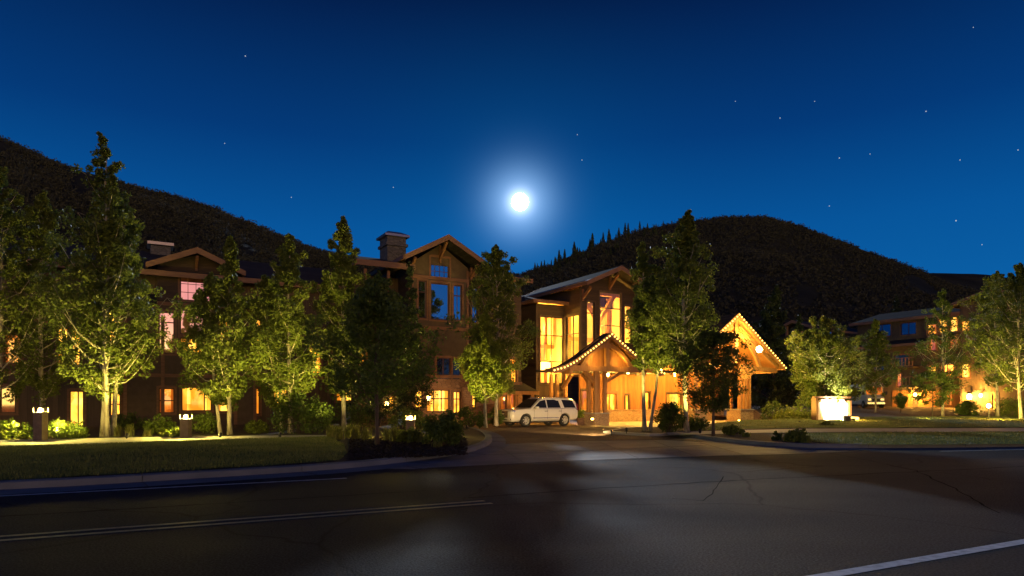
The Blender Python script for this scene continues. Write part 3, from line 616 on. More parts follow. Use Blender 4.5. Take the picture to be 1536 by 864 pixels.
# small flat chimney behind the left wing
q0, zt2 = LF(226, 362, 9); q1, _ = LF(256, 362, 9); ch = MB(); ch.box(q0, q1, 9, 10.4, 10, zt2-.25); co = ch.build('chimney', M['chimney'], LD)
ch = MB(); ch.box(q0-.2, q1+.2, 8.8, 10.6, zt2-.2, zt2); ch.build('chimney_cap', M['metal'], co)
# great hall (entrance block), real rooms behind clear panes
GC = M['glass_clear']; DF = dict(fm=M['darkframe'], trim=M['board'], cw=.1)
facade('wall', 0, 0, 5.8, 4.2, 10.95, [((900,437,932,512), GC, dict(rows=(.33,.68), **DF)), ((880.5,452,892,520), GC, dict(rows=(.75,), **DF)), ((937,458,948,515), GC, dict(rows=(.75,), **DF))], M['siding'], gable=(2.9, 12.2))
hb = [LS(847.5, 474, 0), LS(870, 470, 0)]; zt_ = (hb[0][1]+hb[1][1])/2-.05; s_lo, s_hi = hb[1][0]+.15, hb[0][0]-.1
wall('wall', fS(0), .25, 2.44, 4.2, 10.9, [(s_lo, s_hi, 4.3, zt_)], M['siding'], LD)
window(fS(0), s_lo, s_hi, 4.3, zt_, GC, LD, cols=(.5,), rows=(.66,), **DF)
wall('wall', fS(0.01), 2.44, 10.4, 9.6, 11.0, [], M['siding'], LD)
wall('wall', fS(5.55), .25, 10.4, 0, 11, [], M['siding'], LD)
facade('wall', 2.44, -2.68, 0, 3.0, 9.75, [((810.5,474,845,575), GC, dict(cols=(.5,), rows=(.33,.72), **DF))], M['siding'])
facade('wall', 2.46, -2.68, 0, 0, 3.0, [((812,598,830,622), OR, dict(cols=(.5,), **DF)), ((834,599,843,622), OR, DF)], M['board'])
facade('wall', .02, 0, 16, 0, 4.2, [((906,590,925,633.5), M['warmglass'] if 'warmglass' in M else A_, dict(cols=(.5,), fm=M['doorwood'], cw=.16)), ((938,592,944,622), A_, DF), ((872,585,884,622), OR, DF), ((964,588,975,622), A_, DF), ((1000,590,1022,622), A_, DF), ((1040,590,1062,622), A_, DF)], M['doorwood'])
wall('wall', fS(-2.68), 2.7, 8, 0, 9.75, [], M['siding'], LD)
for q_ in ((-2.78, -2.6, 2.36, 2.5, 0, 9.7), (-.06, .1, -.06, .06, 3.9, 11), (5.7, 5.86, -.06, .06, 3.9, 11)): cb = MB(); cb.box(*q_); cb.build('corner_board', M['board'], LD)
gable_roof(LD, 2.9, 3.4, 12.7, 11.15, -1.6, 10.6)
gt = MB(); gt.box(-.70, -.55, -1.6, 10.6, 11.12, 11.22); gt.build('gutter', M['metal'], LD)
fl_ = MB(); fl_.add([(-.5,-1.55,11.165),(-.5,10.55,11.165),(.1,10.55,11.438),(.1,-1.55,11.438)], [(0,1,2,3)]); fl_.build('moon_glint_strip', M['glint'], LD)  # metal strip added to catch a streak of moonlight along the eave
r = MB(); slab_roof(r, [(-3.35, 1.75, 9.95), (.0, 1.75, 9.95), (.0, 6, 10.9), (-3.35+1.5, 6, 10.9)], .12); slab_roof(r, [(-3.35, 1.75, 9.95), (-1.85, 6, 10.9), (-1.85, 9, 10.9), (-3.35, 9, 9.95)], .12)
ro = r.build('roof', M['shingle'], LD); f_ = MB(); f_.box(-3.4, 0, 1.65, 1.75, 9.72, 9.98); f_.box(-3.45, -3.35, 1.65, 9, 9.72, 9.98); f_.build('fascia', M['fascia'], ro)
for s, z, l_ in ((2.9, 11.1, 1.0), (.15, 10.0, .8), (5.65, 10.0, .8)): br = MB(); bracket(br, fF(0), s, z, 1.2, l_); br.build('roof_bracket', M['trim'], LD)
# rooms
rm = MB(); rm.box(.1, 5.5, 4.6, 4.8, 3.9, 11.1); rm.prism([(.2, 11.1), (5.5, 11.1), (2.9, 12.3)], 0, .15, fF(4.6)); rm.box(-.04, .06, 2.5, 6.3, 3.0, 9.9); rm.box(-2.4, 0, 6.2, 6.4, 2.9, 9.7); rm.box(-2.4, 5.5, 2.7, 6.2, 9.9, 10.0); rm.box(.1, 5.5, .3, 4.6, 3.9, 4.0); rm.box(-2.4, 0, 2.7, 6.2, 2.9, 3.0); rm.box(-2.42, -2.38, 2.7, 6.2, 3, 9.9)
rm.box(5.44, 5.5, .3, 4.6, 4, 11.1); rm.build('hall_lining', M['warmwall'], LD)
tb_ = MB(); cx = 2.95
tb_.bar((cx, 1.6, 4), (cx, 1.6, 8.6), .34, .34); tb_.bar((cx, 1.6, 8.4), (cx-1.7, 1.6, 10.8), .26, .3); tb_.bar((cx, 1.6, 8.4), (cx+1.7, 1.6, 10.8), .26, .3); tb_.bar((.2, 1.6, 10.9), (5.5, 1.6, 10.9), .3, .34); tb_.bar((.2, 2.4, 7.0), (5.5, 2.4, 7.0), .3, .3)
for s in (.9, 5.0): tb_.bar((s, 3.0, 4), (s, 3.0, 10.8), .3, .3)
tb_.bar((-2.3, 4, 6.4), (0, 4, 6.4), .24, .3); tb_.bar((-.7, 4.2, 3), (-.7, 4.2, 9.8), .24, .24)
tb_.build('hall_timbers', M['timber'], LD)
chn = MB(); chn.lathe([(.05, 0), (.5, .05), (.62, .35), (.5, .7), (.1, .85)], 14, (-1.35, 3.3, 4.25)); chn.build('chandelier', emit('chandelier_glow', (1,.55,.10), 8), LD)
cr_ = MB(); cr_.tube([(-1.35, 3.3, 5.1), (-1.35, 3.3, 9.8)], .02, 6); cr_.build('chandelier_rod', M['black'], LD)
for p, e in (((2.6, 2.6, 9.4), 1150), ((1.2, .9, 6.0), 480), ((4.6, 1.2, 5.6), 420), ((2.9, 1.0, 7.6), 420), ((-1.3, 4.6, 8.0), 1050), ((-1.35, 3.0, 5.4), 520), ((-.6, 4.9, 3.9), 300)):
    lamp(O+Matrix.Rotation(ROT, 3, 'Z')@Vector(p), e, (1, .49, .07), .25)  # lamps added without fixtures to light the hall rooms
# ground-floor wing behind the canopies, and its roof
facade('wall', .6, 5.8, 16, 4.2, 7.4, [((990,520,1004,545), OR, {}), ((1030,520,1050,545), DM, {})], M['siding'])
r = MB(); slab_roof(r, [(5.8, -.6, 7.4), (16.6, -.6, 7.4), (16.6, 6, 10.2), (5.8, 6, 10.2)]); ro = r.build('roof', M['shingle'], LD); f_ = MB(); f_.box(5.85, 16.6, -.7, -.6, 7.1, 7.42); f_.build('fascia', M['fascia'], ro)
wall('wall', fS(15.75), .9, 8, 0, 7.4, [], M['siding'], LD)
sbm = MB(); sbm.box(.05, 16, -.28, -.0, 0, .95); sbm.box(.0, 16.05, -.34, -.0, .951, 1.03); sbase = sbm.build('stone_base', M['stone'], LD)
# porch roof over the low windows left of the hall
r = MB(); a0, zr_ = LF(742, 589, -1.0); a1, _ = LF(808, 592, -1.0)
slab_roof(r, [(a0, -1.0, 2.45), (a1, -1.0, 2.45), (a1-.4, .5, 3.1), (a0+.1, .5, 3.1)], .1); ro = r.build('porch_roof', M['shingle'], LD)
f_ = MB(); f_.box(a0, a1, -1.1, -1.0, 2.2, 2.47); f_.build('fascia', M['timber'], ro)
ps = MB()
for s in (a0+.5, (a0+a1)/2, a1-.4): ps.box(s-.1, s+.1, -.85, -.65, 0, 2.25)
ps.build('porch_posts', M['timber'], LD)
lamp(BW(-4.6, -.3, 1.9), 60); lamp(BW(-6.5, -.3, 1.9), 30)
# ------------------------------------------------------------------ canopies
def arch(mb, f, s0, z0, s1, z1, w, h, bul, n=10):
    pts = []
    for k in range(n+1):
        t = k/n; s = s0+(s1-s0)*t; z = z0+(z1-z0)*math.sin(t*math.pi/2)**bul; pts.append(f(s, z, 0))
    for p, q in zip(pts, pts[1:]): mb.bar(p, q+(q-p)*.08, w, h)
def light_string(parent, f, pts, step, name='light_string'):
    P = resample([f(s, z, d) for s, z, d in pts], 400); L = sum((b-a).length for a, b in zip(P, P[1:])); n = int(L/step)+1; P = resample(P, n)
    cb_ = MB(); cb_.tube(P, .012, 4); st = cb_.build(name, M['black'], parent)
    bm = MB(); bm.lathe([(.005, -.055), (.04, -.03), (.05, 0), (.04, .03), (.005, .055)], 8); b0 = bm.build('bulb', M['bulb'], st, smooth=True); me = b0.data
    for i, p in enumerate(P):
        b = b0 if i == 0 else bpy.data.objects.new('bulb', me)
        if i: col.objects.link(b); b.parent = st
        b.location = p
    return st
# left canopy
C1 = thing('entrance_canopy', 'smaller timber canopy on the left with bulbs along its curved roof edge', 'canopy', O, ROT)
ac, zr, b0, b1 = -2.75, 6.45, -7.5, -6.55
prof1 = [(ac, zr), (ac-1.6, zr-1.05), (ac-3.0, zr-1.95), (ac-3.9, zr-2.38), (ac-4.75, zr-2.6)]
r = MB()
for sgn in (1, -1):
    pr = [(ac+(s-ac)*sgn, z) for s, z in prof1]
    for (s0, z0), (s1, z1) in zip(pr, pr[1:]): slab_roof(r, [(s0, b0, z0), (s1, b0, z1), (s1, b1, z1), (s0, b1, z0)], .1)
cr = r.build('roof', M['shingle'], C1)
fa = MB()
for sgn in (1, -1):
    pr = [(ac+(s-ac)*sgn, z) for s, z in prof1]; f = fF(b0-.06)
    for (s0, z0), (s1, z1) in zip(pr, pr[1:]): fa.prism([(s0, z0+.03), (s1, z1+.03), (s1, z1-.34), (s0, z0-.36)], 0, .055, f)
    fa.box(*sorted((ac+sgn*4.75, ac+sgn*4.83)), b0, b1, zr-2.86, zr-2.58)
fa.build('fascia', M['fascia'], cr)
so_ = MB()
for sgn in (1, -1):
    pr = [(ac+(s-ac)*sgn, z-.13) for s, z in prof1]
    for (s0, z0), (s1, z1) in zip(pr, pr[1:]): so_.add([(s0, b0, z0), (s1, b0, z1), (s1, b1, z1), (s0, b1, z0)], [(0,1,2,3)])
so_.build('soffit', M['timber'], C1, fix=False)
light_string(C1, fF(b0-.12), [(s, z-.12, 0) for s, z in reversed(prof1)], .27)
light_string(C1, fF(b0-.12), [(ac-(s-ac), z-.12, 0) for s, z in prof1], .27)
tm = MB(); f = fF(b0+.5)
tm.bar(f(ac-3.2, 3.95, 0), f(ac+3.2, 3.95, 0), .3, .36)
arch(tm, f, ac-2.2, 4.0, ac, 5.6, .24, .3, .9); arch(tm, f, ac+2.2, 4.0, ac, 5.6, .24, .3, .9)
arch(tm, f, ac-3.0, 4.1, ac, 6.0, .16, .3, 1.1); arch(tm, f, ac+3.0, 4.1, ac, 6.0, .16, .3, 1.1)
tm.bar(f(ac, 4.1, 0), f(ac, 6.2, 0), .26, .26)
for s in (ac-3.2, ac+3.2, ac): tm.bar((s, b0+.2, 3.7 if s != ac else 6.15), (s, b1, 3.7 if s != ac else 6.15), .24, .3)
tm.build('truss', M['timber'], C1)
gi = MB(); gi.prism([(ac-3.6, 4.1), (ac+3.6, 4.1), (ac+1.6, 5.25), (ac, 6.25), (ac-1.6, 5.25)], 0, .06, fF(b1-.1)); gi.build('added_gable_boards', M['doorwood'], C1)  # boards added behind the open truss to catch warm lamp light
def pier(parent, a, b, w_, zs, zt, posts, stone_m):
    s = MB(); s.box(a-w_/2, a+w_/2, b-w_/2, b+w_/2, 0, zs); po = s.build('stone_plinth', stone_m, parent, bevel=.02)
    s = MB(); s.box(a-w_/2-.06, a+w_/2+.06, b-w_/2-.06, b+w_/2+.06, zs+.001, zs+.08); s.build('cap_stone', M['concrete'], po)
    for da, db in posts:
        p = MB(); p.box(a+da-.12, a+da+.12, b+db-.12, b+db+.12, zs+.08, zt); p.build('post', M['timber'], parent, bevel=.015)
pier(C1, -2.95, -6.1, 1.25, .82, 3.8, [(-.4,-.4), (.4,-.4), (-.4,.4), (.4,.4), (0, 0)], M['stone'])
pier(C1, -2.95, -1.2, 1.25, .82, 3.8, [(-.4,-.4), (.4,-.4), (-.4,.4)], M['stone'])
for p_, q_ in (((-3.35, -6.4, 3.0), (-4.6, -6.9, 3.8)), ((-2.55, -6.4, 3.0), (-1.3, -6.9, 3.8)), ((-2.95, -5.6, 2.7), (-2.95, -4.4, 3.7)), ((-2.95, -1.8, 2.7), (-2.95, -3.0, 3.7))): bt = MB(); bt.bar(p_, q_, .22, .22); bt.build('brace', M['timber'], C1)
# right canopy
C2 = thing('porte_cochere', 'taller timber porte cochere on the right with a steep bulb lit gable', 'canopy', O, ROT)
ac, zr, hw, ze, b0, b1 = 10.9, 8.8, 5.6, 4.65, -6.5, .3
r = MB()
for s in (-1, 1): slab_roof(r, [(ac, b0, zr), (ac+s*hw, b0, ze), (ac+s*hw, b1, ze), (ac, b1, zr)], .12)
cr = r.build('roof', M['shingle'], C2)
fa = MB(); f = fF(b0-.06)
for s in (-1, 1):
    fa.prism([(ac, zr+.03), (ac+s*hw, ze+.03), (ac+s*hw, ze-.36), (ac, zr-.42)], 0, .055, f); fa.box(*sorted((ac+s*hw, ac+s*(hw+.08))), b0, b1, ze-.28, ze+.02)
fa.build('fascia', M['timber'], cr)
so_ = MB()
for s in (-1, 1): so_.add([(ac, b0, zr-.16), (ac+s*hw, b0, ze-.16), (ac+s*hw, b1, ze-.16), (ac, b1, zr-.16)], [(0,1,2,3)])
so_.build('soffit', M['timber'], C2, fix=False)
light_string(C2, fF(b0-.12), [(ac-hw, ze-.1, 0), (ac, zr-.1, 0), (ac+hw, ze-.1, 0)], .33)
tm = MB(); f = fF(b0+.35)
tm.bar(f(ac, 4.6, 0), f(ac, 8.5, 0), .34, .34)
for s in (-1, 1):
    tm.bar(f(ac+s*.3, zr-1.0, 0), f(ac+s*(hw-.5), ze-.1, 0), .26, .34)
    arch(tm, f, ac+s*3.0, 4.3, ac, 7.2, .22, .3, .8)
    tm.bar(f(ac+s*.7, 4.55, 0), f(ac+s*4.9, 4.3, 0), .28, .34)
    tm.bar(f(ac+s*1.0, 3.4, 0), f(ac+s*2.4, 4.4, 0), .22, .26)
for s in (-4.6, 0, 4.6): z = 4.25 if s else 8.3; tm.bar((ac+s, b0+.2, z), (ac+s, b1, z), .26, .32)
tm.build('truss', M['timber'], C2)
pa, _ = LF(1110, 600, -5.6)
pier(C2, pa, -5.6, 1.5, 1.0, 4.5, [(-.5,-.5), (.5,-.5), (-.5,.5), (.5,.5), (0,-.5)], M['stone'])
pier(C2, pa-.1, -1.2, 1.5, 1.0, 4.5, [(-.5,-.5), (.5,-.5)], M['stone'])
pier(C2, pa-5, -5.6, 1.3, 1.0, 4.2, [(-.4,-.4), (.4,-.4), (-.4,.4)], M['stone'])
wg = MB(); wg.add([(pa+.75,-5.9,0),(pa+2.9,-5.9,0),(pa+.75,-5.9,.98),(pa+1.6,-5.9,.98),(pa+.75,-4.4,0),(pa+2.9,-4.4,0),(pa+.75,-4.4,.98),(pa+1.6,-4.4,.98)], [(0,1,3,2),(4,6,7,5),(2,3,7,6),(1,5,7,3),(0,2,6,4)])
wg.build('wing_wall', M['redstone'], C2)
# roof joining the two canopies
r = MB(); slab_roof(r, [(-4.4, -6.5, 3.95), (5.25, -6.3, 4.05), (5.25, -.2, 4.12), (-4.4, -.2, 4.12)], .15); r.build('link_roof', M['shingle'], C2)
# ------------------------------------------------------------------ right-hand building
RB = thing('annex', 'dim three storey annex with balconies beyond the parking area at far right', 'building', O, ROT)
RA = 55.7
def RX(x0, y0, x1, y1, a=RA):
    s0, zt = LS(x0, y0, a); _, zb = LS(x0, y1, a); s1, _ = LS(x1, y0, a); return min(s0, s1), max(s0, s1), zb, zt
def sidewall(name, a, s0, s1, z0, z1, spec, m, gable=None):
    f = fS(a); L = [(RX(*b_, a=a), pane, kw) for b_, pane, kw in spec]
    wall(name, f, s0, s1, z0, z1, [l[0] for l in L], m, RB, gable=gable)
    for h, pane, kw in L: window(f, *h, pane, RB, **kw)
sidewall('wall', RA, -2.5, 12.5, .9, 12.3, [((1309,488,1336,506), M['glass_far'], dict(cols=(.5,))), ((1351,485,1374,503), M['glass_far'], dict(cols=(.5,))), ((1342,533,1363,552), M['glass_clear'], {}), ((1345,560,1352,580), M['lit_small'] if 'lit_small' in M else OR, {}), ((1310,535,1326,556), M['glass_far'], {}), ((1300,580,1315,600), DM, {})], M['stucco'])
sidewall('wall', RA-3.5, -9.5, -2.6, .9, 13.3, [((1391,487,1405,502), A_, {}), ((1408,478,1421,500), A2_, dict(rows=(.4,))), ((1424,476,1437,498), A2_, dict(rows=(.4,))), ((1441,482,1455,497), A_, {}),
    ((1393,506,1405,526), OR, {}), ((1424,504,1437,522), OR, {}), ((1392,548,1404,568), A_, {}), ((1410,547,1432,566), A_, dict(cols=(.5,))), ((1438,546,1455,567), A2_, {}), ((1410,586,1425,606), OR, {}), ((1488,590,1497,622), A_, {})], M['board'])
wall('wall', fS(RA-3.4), -22, -9.55, .9, 11.0, [RX(1488,500,1500,512, RA-3.4)], M['stucco'], RB); window(fS(RA-3.4), *RX(1488,500,1500,512, RA-3.4), A_, RB)
wall('wall', fF(-2.6), RA-3.4, RA+.1, .9, 13.2, [], M['board'], RB)
gable_roof(RB, -6.0, 4.3, 14.3, 13.0, RA-4.6, RA+8, flip=True)
r = MB(); slab_roof(r, [(RA-1.1, -2.4, 12.5), (RA-1.1, 13, 12.5), (RA+6, 13, 14.3), (RA+6, -2.4, 14.3)]); ro = r.build('roof', M['shingle'], RB); f_ = MB(); f_.box(RA-1.22, RA-1.1, -2.4, 13, 12.15, 12.52); f_.build('fascia', M['fascia'], ro)
r = MB(); slab_roof(r, [(RA-2.0, -2.4, 9.1), (RA-2.0, 15, 9.1), (RA, 15, 9.8), (RA, -2.4, 9.8)], .1); ro = r.build('roof', M['shingle'], RB); f_ = MB(); f_.box(RA-2.12, RA-2.0, -2.4, 15, 8.8, 9.12); f_.build('fascia', M['fascia'], ro)
r = MB(); slab_roof(r, [(RA-5.2, -22, 11.1), (RA-5.2, -9.6, 11.1), (RA+3, -9.6, 13.2), (RA+3, -22, 13.2)]); r.build('roof', M['shingle'], RB)
for (x0, y0, x1, y1, dz) in ((1338,546,1370,546,0), (1350,574,1382,574,0)):
    s0, z0 = LS(x0, y0, RA-1.6); s1, _ = LS(x1, y1, RA-1.6); s0, s1 = sorted((s0, s1)); z0 -= .4
    bl = MB(); bl.box(RA-1.7, RA, s0, s1, z0-.2, z0); bl.build('balcony_floor', M['board'], RB)
    bl = MB(); bl.box(RA-1.72, RA-1.64, s0, s1, z0+1.05, z0+1.15); bl.box(RA-1.71, RA-1.65, s0, s1, z0+.05, z0+.12)
    for k in range(int((s1-s0)/.45)+1): bl.box(RA-1.72, RA-1.62, s0+k*.45, s0+k*.45+.12, z0+.12, z0+1.05)
    bl.build('balcony_railing', M['fascia'], RB)
# gabled bay further left
sidewall('wall', 51, 14.5, 22.5, .9, 11.3, [((1252,492,1259,512), GL, {}), ((1240,493,1247,512), GL, {})], M['siding'], gable=(18.5, 12.9))
wall('wall', fF(14.5), 51.25, RA+1, .9, 11.3, [], M['siding'], RB)
gable_roof(RB, 18.5, 5.0, 13.3, 11.5, 49.8, 60, flip=True)
ti = MB()
for s in (17.3, 19.7): ti.box(50.1, 50.35, s-.15, s+.15, 9.5, 12.6)
ti.build('gable_posts', M['fascia'], RB)
for i in range(3):
    g = MB(); s0 = -1.6+i*3.3; g.box(RA-.06, RA-.002, s0, s0+2.6, .95, 3.2); g.build('garage_door', M['doorwood'], RB)
# ------------------------------------------------------------------ foliage
def leaf_mesh(name, cen, rad, per, size, m, rng, squash=1.0, droop=0.0, radial=None):
    """many small leaf faces scattered round the twig points"""
    cen = np.array(cen); rad = np.array(rad); n = len(cen)*per
    idx = np.repeat(np.arange(len(cen)), per); p = rng.normal(size=(n, 3)); p /= np.linalg.norm(p, axis=1)[:, None]; p *= (rng.random((n, 1))**.45)
    p[:, 2] *= squash; c = cen[idx]+p*rad[idx][:, None]
    a = rng.normal(size=(n, 3)); a /= np.linalg.norm(a, axis=1)[:, None]; b = rng.normal(size=(n, 3)); b -= a*(a*b).sum(1)[:, None]; b /= np.linalg.norm(b, axis=1)[:, None]
    s = size*(.55+.9*rng.random((n, 1))); a = a*s*.62; b = b*s*.42
    v = np.stack([c-a, c-b*.9+a*.1, c+a, c+b*.9+a*.1], 1).reshape(-1, 3)
    me = bpy.data.meshes.new(name); me.vertices.add(4*n); me.loops.add(4*n); me.polygons.add(n)
    me.vertices.foreach_set('co', v.astype(np.float32).ravel()); me.loops.foreach_set('vertex_index', np.arange(4*n, dtype=np.int32)); me.polygons.foreach_set('loop_start', np.arange(0, 4*n, 4, dtype=np.int32))
    me.update(calc_edges=True); me.materials.append(m); return me
def put(name, me, parent=None):
    o = bpy.data.objects.new(name, me); col.objects.link(o)
    if parent: o.parent = parent
    return o
def tree(px, base, top, hw, label, seed, leaf='leaf', bark='bark', crown=.22, prof='column', stems=1, dens=1.0, z0=.14, name='aspen_tree', cat='tree', size=.15, group=None, loc=None, H=None, lean=0, ang=None):
    rng = np.random.default_rng(seed); random.seed(seed)
    p = loc if loc is not None else G(px, base, z0); Y = p.y; p = Vector((p.x, p.y, z0-.02)); H = H or (604-top)/1000*Y+CH-z0; hwm = hw/1000*Y*1.12
    t = thing(name, label, cat, p, random.random()*6, group)
    pf = {'column': lambda u: (min(1, u*3.5+.45))*(1-u)**(.68+.05*(seed%5)), 'cone': lambda u: (1-u)**.9*min(1, u*6+.5), 'pyr': lambda u: (1-u)**.8*min(1, u*6+.55), 'round': lambda u: math.sin(math.pi*min(1, .12+u*.88))**.7, 'broad': lambda u: (math.sin(math.pi*(.2+.8*u)))**.75}[prof]
    tk = MB(); cen = []; rad = []
    ctr = H*crown
    for k in range(stems):
        off = Vector((0, 0, 0)) if k == 0 else Vector((random.uniform(-.5, .5), random.uniform(-.4, .4), 0)); hh = H*(1 if k == 0 else random.uniform(.72, .9))
        bow = Vector((random.uniform(-.03, .03), random.uniform(-.03, .03), 0))*H; n = 12; sp_ = []
        tw = off*1.2 if k else Vector((0, 0, 0))
        for i in range(n+1):
            u = i/n; sp_.append(off+tw*u+bow*math.sin(u*3.1)+Vector((random.gauss(0, .012*H*u*.4), random.gauss(0, .012*H*u*.4), u*hh*.985)))
        r0 = (.0085*H+.02)*(1 if k == 0 else .75)
        tk.tube(sp_, [r0*(1-i/n)**.8*.95+.012+(.35*r0 if i == 0 else 0) for i in range(n+1)], 8)
        nb = int((30 if stems == 1 else 20)*dens**.5*(1+H/18))
        for j in range(nb):
            u = (j+random.random()*.7)/nb; z = ctr+(hh-ctr)*u*.97
            q = z/hh*n/.985; i = min(n-1, int(q)); base_ = sp_[i].lerp(sp_[i+1], min(1, q-i))
            L = hwm*pf(u)*random.uniform(.55, 1.18)*(1 if stems == 1 else .8); th = j*2.4+random.random()*.9
            up = ang if ang is not None else {'column': 1.0, 'pyr': .62, 'cone': .05, 'round': .5, 'broad': .55}[prof]; up = up*random.uniform(.7, 1.25)
            d = Vector((math.cos(th), math.sin(th), up)); m_ = 4; pts = []
            for q_ in range(m_+1):
                f_ = q_/m_; pts.append(base_+Vector((d.x, d.y, d.z*(f_**.8)))*L*f_ + Vector((random.gauss(0,.02), random.gauss(0,.02), random.gauss(0,.02)))*L)
            tk.tube(pts, [max(.006, r0*.34*(1-f_/m_)*(1-u*.6)+.005) for f_ in range(m_+1)], 4, cap=False)
            for q_ in range(1, m_+1):
                if q_ == 1 and L > .9 and prof != 'cone': continue
                nn = 2 if q_ > 2 else 1
                for _ in range(nn):
                    e = pts[q_]+Vector((random.gauss(0, 1), random.gauss(0, 1), random.gauss(0, .8)))*L*.16
                    cen.append(e); rad.append((.16+.20*L**.7)*random.uniform(.6, 1.25)*(1-.35*u))
                    if random.random() < .5: tk.tube([pts[q_], e], [.008, .004], 3, cap=False)
        top_ = sp_[-1]
        for q_ in range(5): cen.append(top_+Vector((random.gauss(0, .06), random.gauss(0, .06), -q_*.16*H/10))); rad.append(.10+.05*q_)
    per = int(62*dens); tk.build('trunk', M[bark], t, smooth=True, fix=False)
    me = leaf_mesh('crown', cen, rad, per, size*.70, M[leaf], rng, .9); put('crown', me, t); return t
T = lambda *a, **k: tree(*a, **k)
T(-8, 650, 235, 78, 'wide aspen cut by the left edge of the picture, behind the leftmost bollard shrub', 1, dens=1.15, size=.16, crown=.12)
T(66, 648, 282, 66, 'slender aspen between the left edge and the tallest aspen, just beyond the left bollard', 2, dens=1.15, crown=.13)
T(156, 655, 196, 92, 'tallest aspen with three pale leaning trunks, before the long left wing', 3, stems=3, dens=1.1, crown=.13)
T(345, 652, 352, 62, 'pale stemmed aspen just right of the pink reflecting gable windows', 4, stems=2, dens=1.4, crown=.14)
T(436, 650, 348, 66, 'aspen rising to a thin tip above the dark hedge of the left wing', 5, stems=2, dens=1.4, crown=.13)
T(516, 646, 322, 50, 'narrow column shaped aspen left of the stone chimney', 6, dens=1.6, crown=.15)
T(566, 668, 412, 98, 'broad dark leaved tree in the mulch bed nearest the road', 7, leaf='leaf_dark', bark='bark_dark', prof='pyr', dens=1.3, crown=.2, name='maple_tree', size=.13)
T(568, 640, 402, 30, 'pale narrow spruce tip poking up left of the tower, nearer the chimney', 8, leaf='needle', bark='bark_dark', prof='cone', crown=.06, name='spruce_tree', size=.11, dens=1.4)
T(614, 640, 390, 30, 'pale narrow spruce standing against the left side of the gabled tower', 9, leaf='needle', bark='bark_dark', prof='cone', crown=.06, name='spruce_tree', size=.11, dens=1.4)
T(744, 638.5, 364, 56, 'tall thin topped aspen between the tower and the parked car', 10, dens=1.6, crown=.15)
T(728, 641, 466, 46, 'small yellow lit aspen with white stems right of the tower', 11, leaf='leaf_yellow', stems=2, dens=1.5, crown=.22)
T(967, 646, 360, 33, 'twin stemmed aspen on the planted island, left of its taller neighbour', 12, stems=2, dens=1.0, crown=.32)
T(1030, 649, 312, 60, 'tall aspen with a fine tip behind the round bush on the island', 13, dens=1.4, crown=.26)
T(1070, 655, 496, 46, 'small dark leaved tree by the path in front of the porte cochere', 14, leaf='leaf_dark', bark='bark_dark', prof='round', dens=1.4, crown=.24, name='maple_tree', size=.10)
T(1163, 625, 432, 52, 'hazy grey green conifer behind the right end of the porte cochere', 15, leaf='needle', bark='bark_dark', prof='cone', crown=.08, dens=1.5, size=.24, name='pine_tree', loc=Vector((27, 68, 0)), H=13.6, ang=.5)
T(1236, 633, 472, 42, 'yellow green aspen clump standing behind the glowing entrance sign', 16, prof='round', stems=3, dens=1.3, crown=.14)
T(1268, 631, 508, 34, 'low leafy aspen right of the clump behind the sign', 17, dens=1.0, crown=.2, prof='round')
T(1312, 622, 482, 30, 'thin pointed aspen left of the annex balconies', 18, dens=1.3, crown=.2, loc=Vector((36.5, 67, 0)), H=10)
T(1414, 628, 430, 44, 'open crowned aspen before the glowing annex windows', 19, dens=.8, crown=.2, prof='column', leaf='leaf_dark')
T(1398, 629, 560, 40, 'short dark bushy tree at the foot of the open crowned aspen', 20, leaf='leaf_dark', dens=.8, crown=.3, prof='round', bark='bark_dark', name='maple_tree')
T(1497, 629, 404, 52, 'dense aspen right of the annex windows, second from the right edge', 21, dens=1.6, crown=.2)
T(1532, 632, 392, 60, 'dense aspen cut by the right edge of the picture', 22, dens=1.6, crown=.18)
T(1350, 626, 590, 8, 'sapling staked on the grass between the shuttle bus and the annex lamp', 23, dens=.8, crown=.4, leaf='leaf_dark', bark='bark_dark', size=.1)
for i, (px, Y, top) in enumerate([(1118, 75, 500), (1200, 84, 470), (1345, 120, 440)]):
    tree(px, 0, 0, 34, ['shadowy spruce deep behind the porte cochere roof', 'shadowy spruce between the porte cochere and the sign trees', 'dark spruce rising behind the flat roof of the annex'][i], 30+i, leaf='needle', bark='bark_dark', prof='cone', crown=.08, dens=1.2, size=.26, name='spruce_tree', loc=Vector(((px-768)/1000*Y, Y, 0)), H=(604-top)/1000*Y+1.5)
def shrub(px, base, w_, h, label, seed, leaf='leaf_bright', name='shrub', z0=.14, n=60, per=26, size=.09, ball=False, loc=None, group=None):
    rng = np.random.default_rng(seed); random.seed(seed); p = loc or G(px, base, z0); p = Vector((p.x, p.y, z0)); Y = p.y; W_ = w_/2000*Y; H = h/1000*Y
    t = thing(name, label, 'shrub', p, 0, group); st = MB(); cen = []; rad = []
    for k in range(n):
        th = random.random()*6.283; r_ = math.sqrt(random.random()); z = random.random()
        if ball: x, y, zz = W_*.85*r_*math.cos(th)*math.sin(math.pi*(.15+.75*z)), W_*.85*r_*math.sin(th)*math.sin(math.pi*(.15+.75*z)), H*(.1+.82*z)
        else: zz = H*(.12+.8*z*(1-.5*r_*r_)); x, y = W_*.88*r_*math.cos(th), W_*.88*r_*math.sin(th)
        cen.append((x, y, zz)); rad.append(min(W_, H)*random.uniform(.16, .3))
        if k % 3 == 0: st.tube([(x*.1, y*.1, -.02), (x*.5, y*.5, zz*.55), (x, y, zz)], [.02, .012, .005], 4, cap=False)
    st.build('stems', M['bark_dark'], t, fix=False); put('foliage', leaf_mesh('foliage', cen, rad, per, size, M[leaf], rng), t); return t
shrub(8, 659, 66, 34, 'bright yellow green shrub at the left edge beside the bollard', 41)
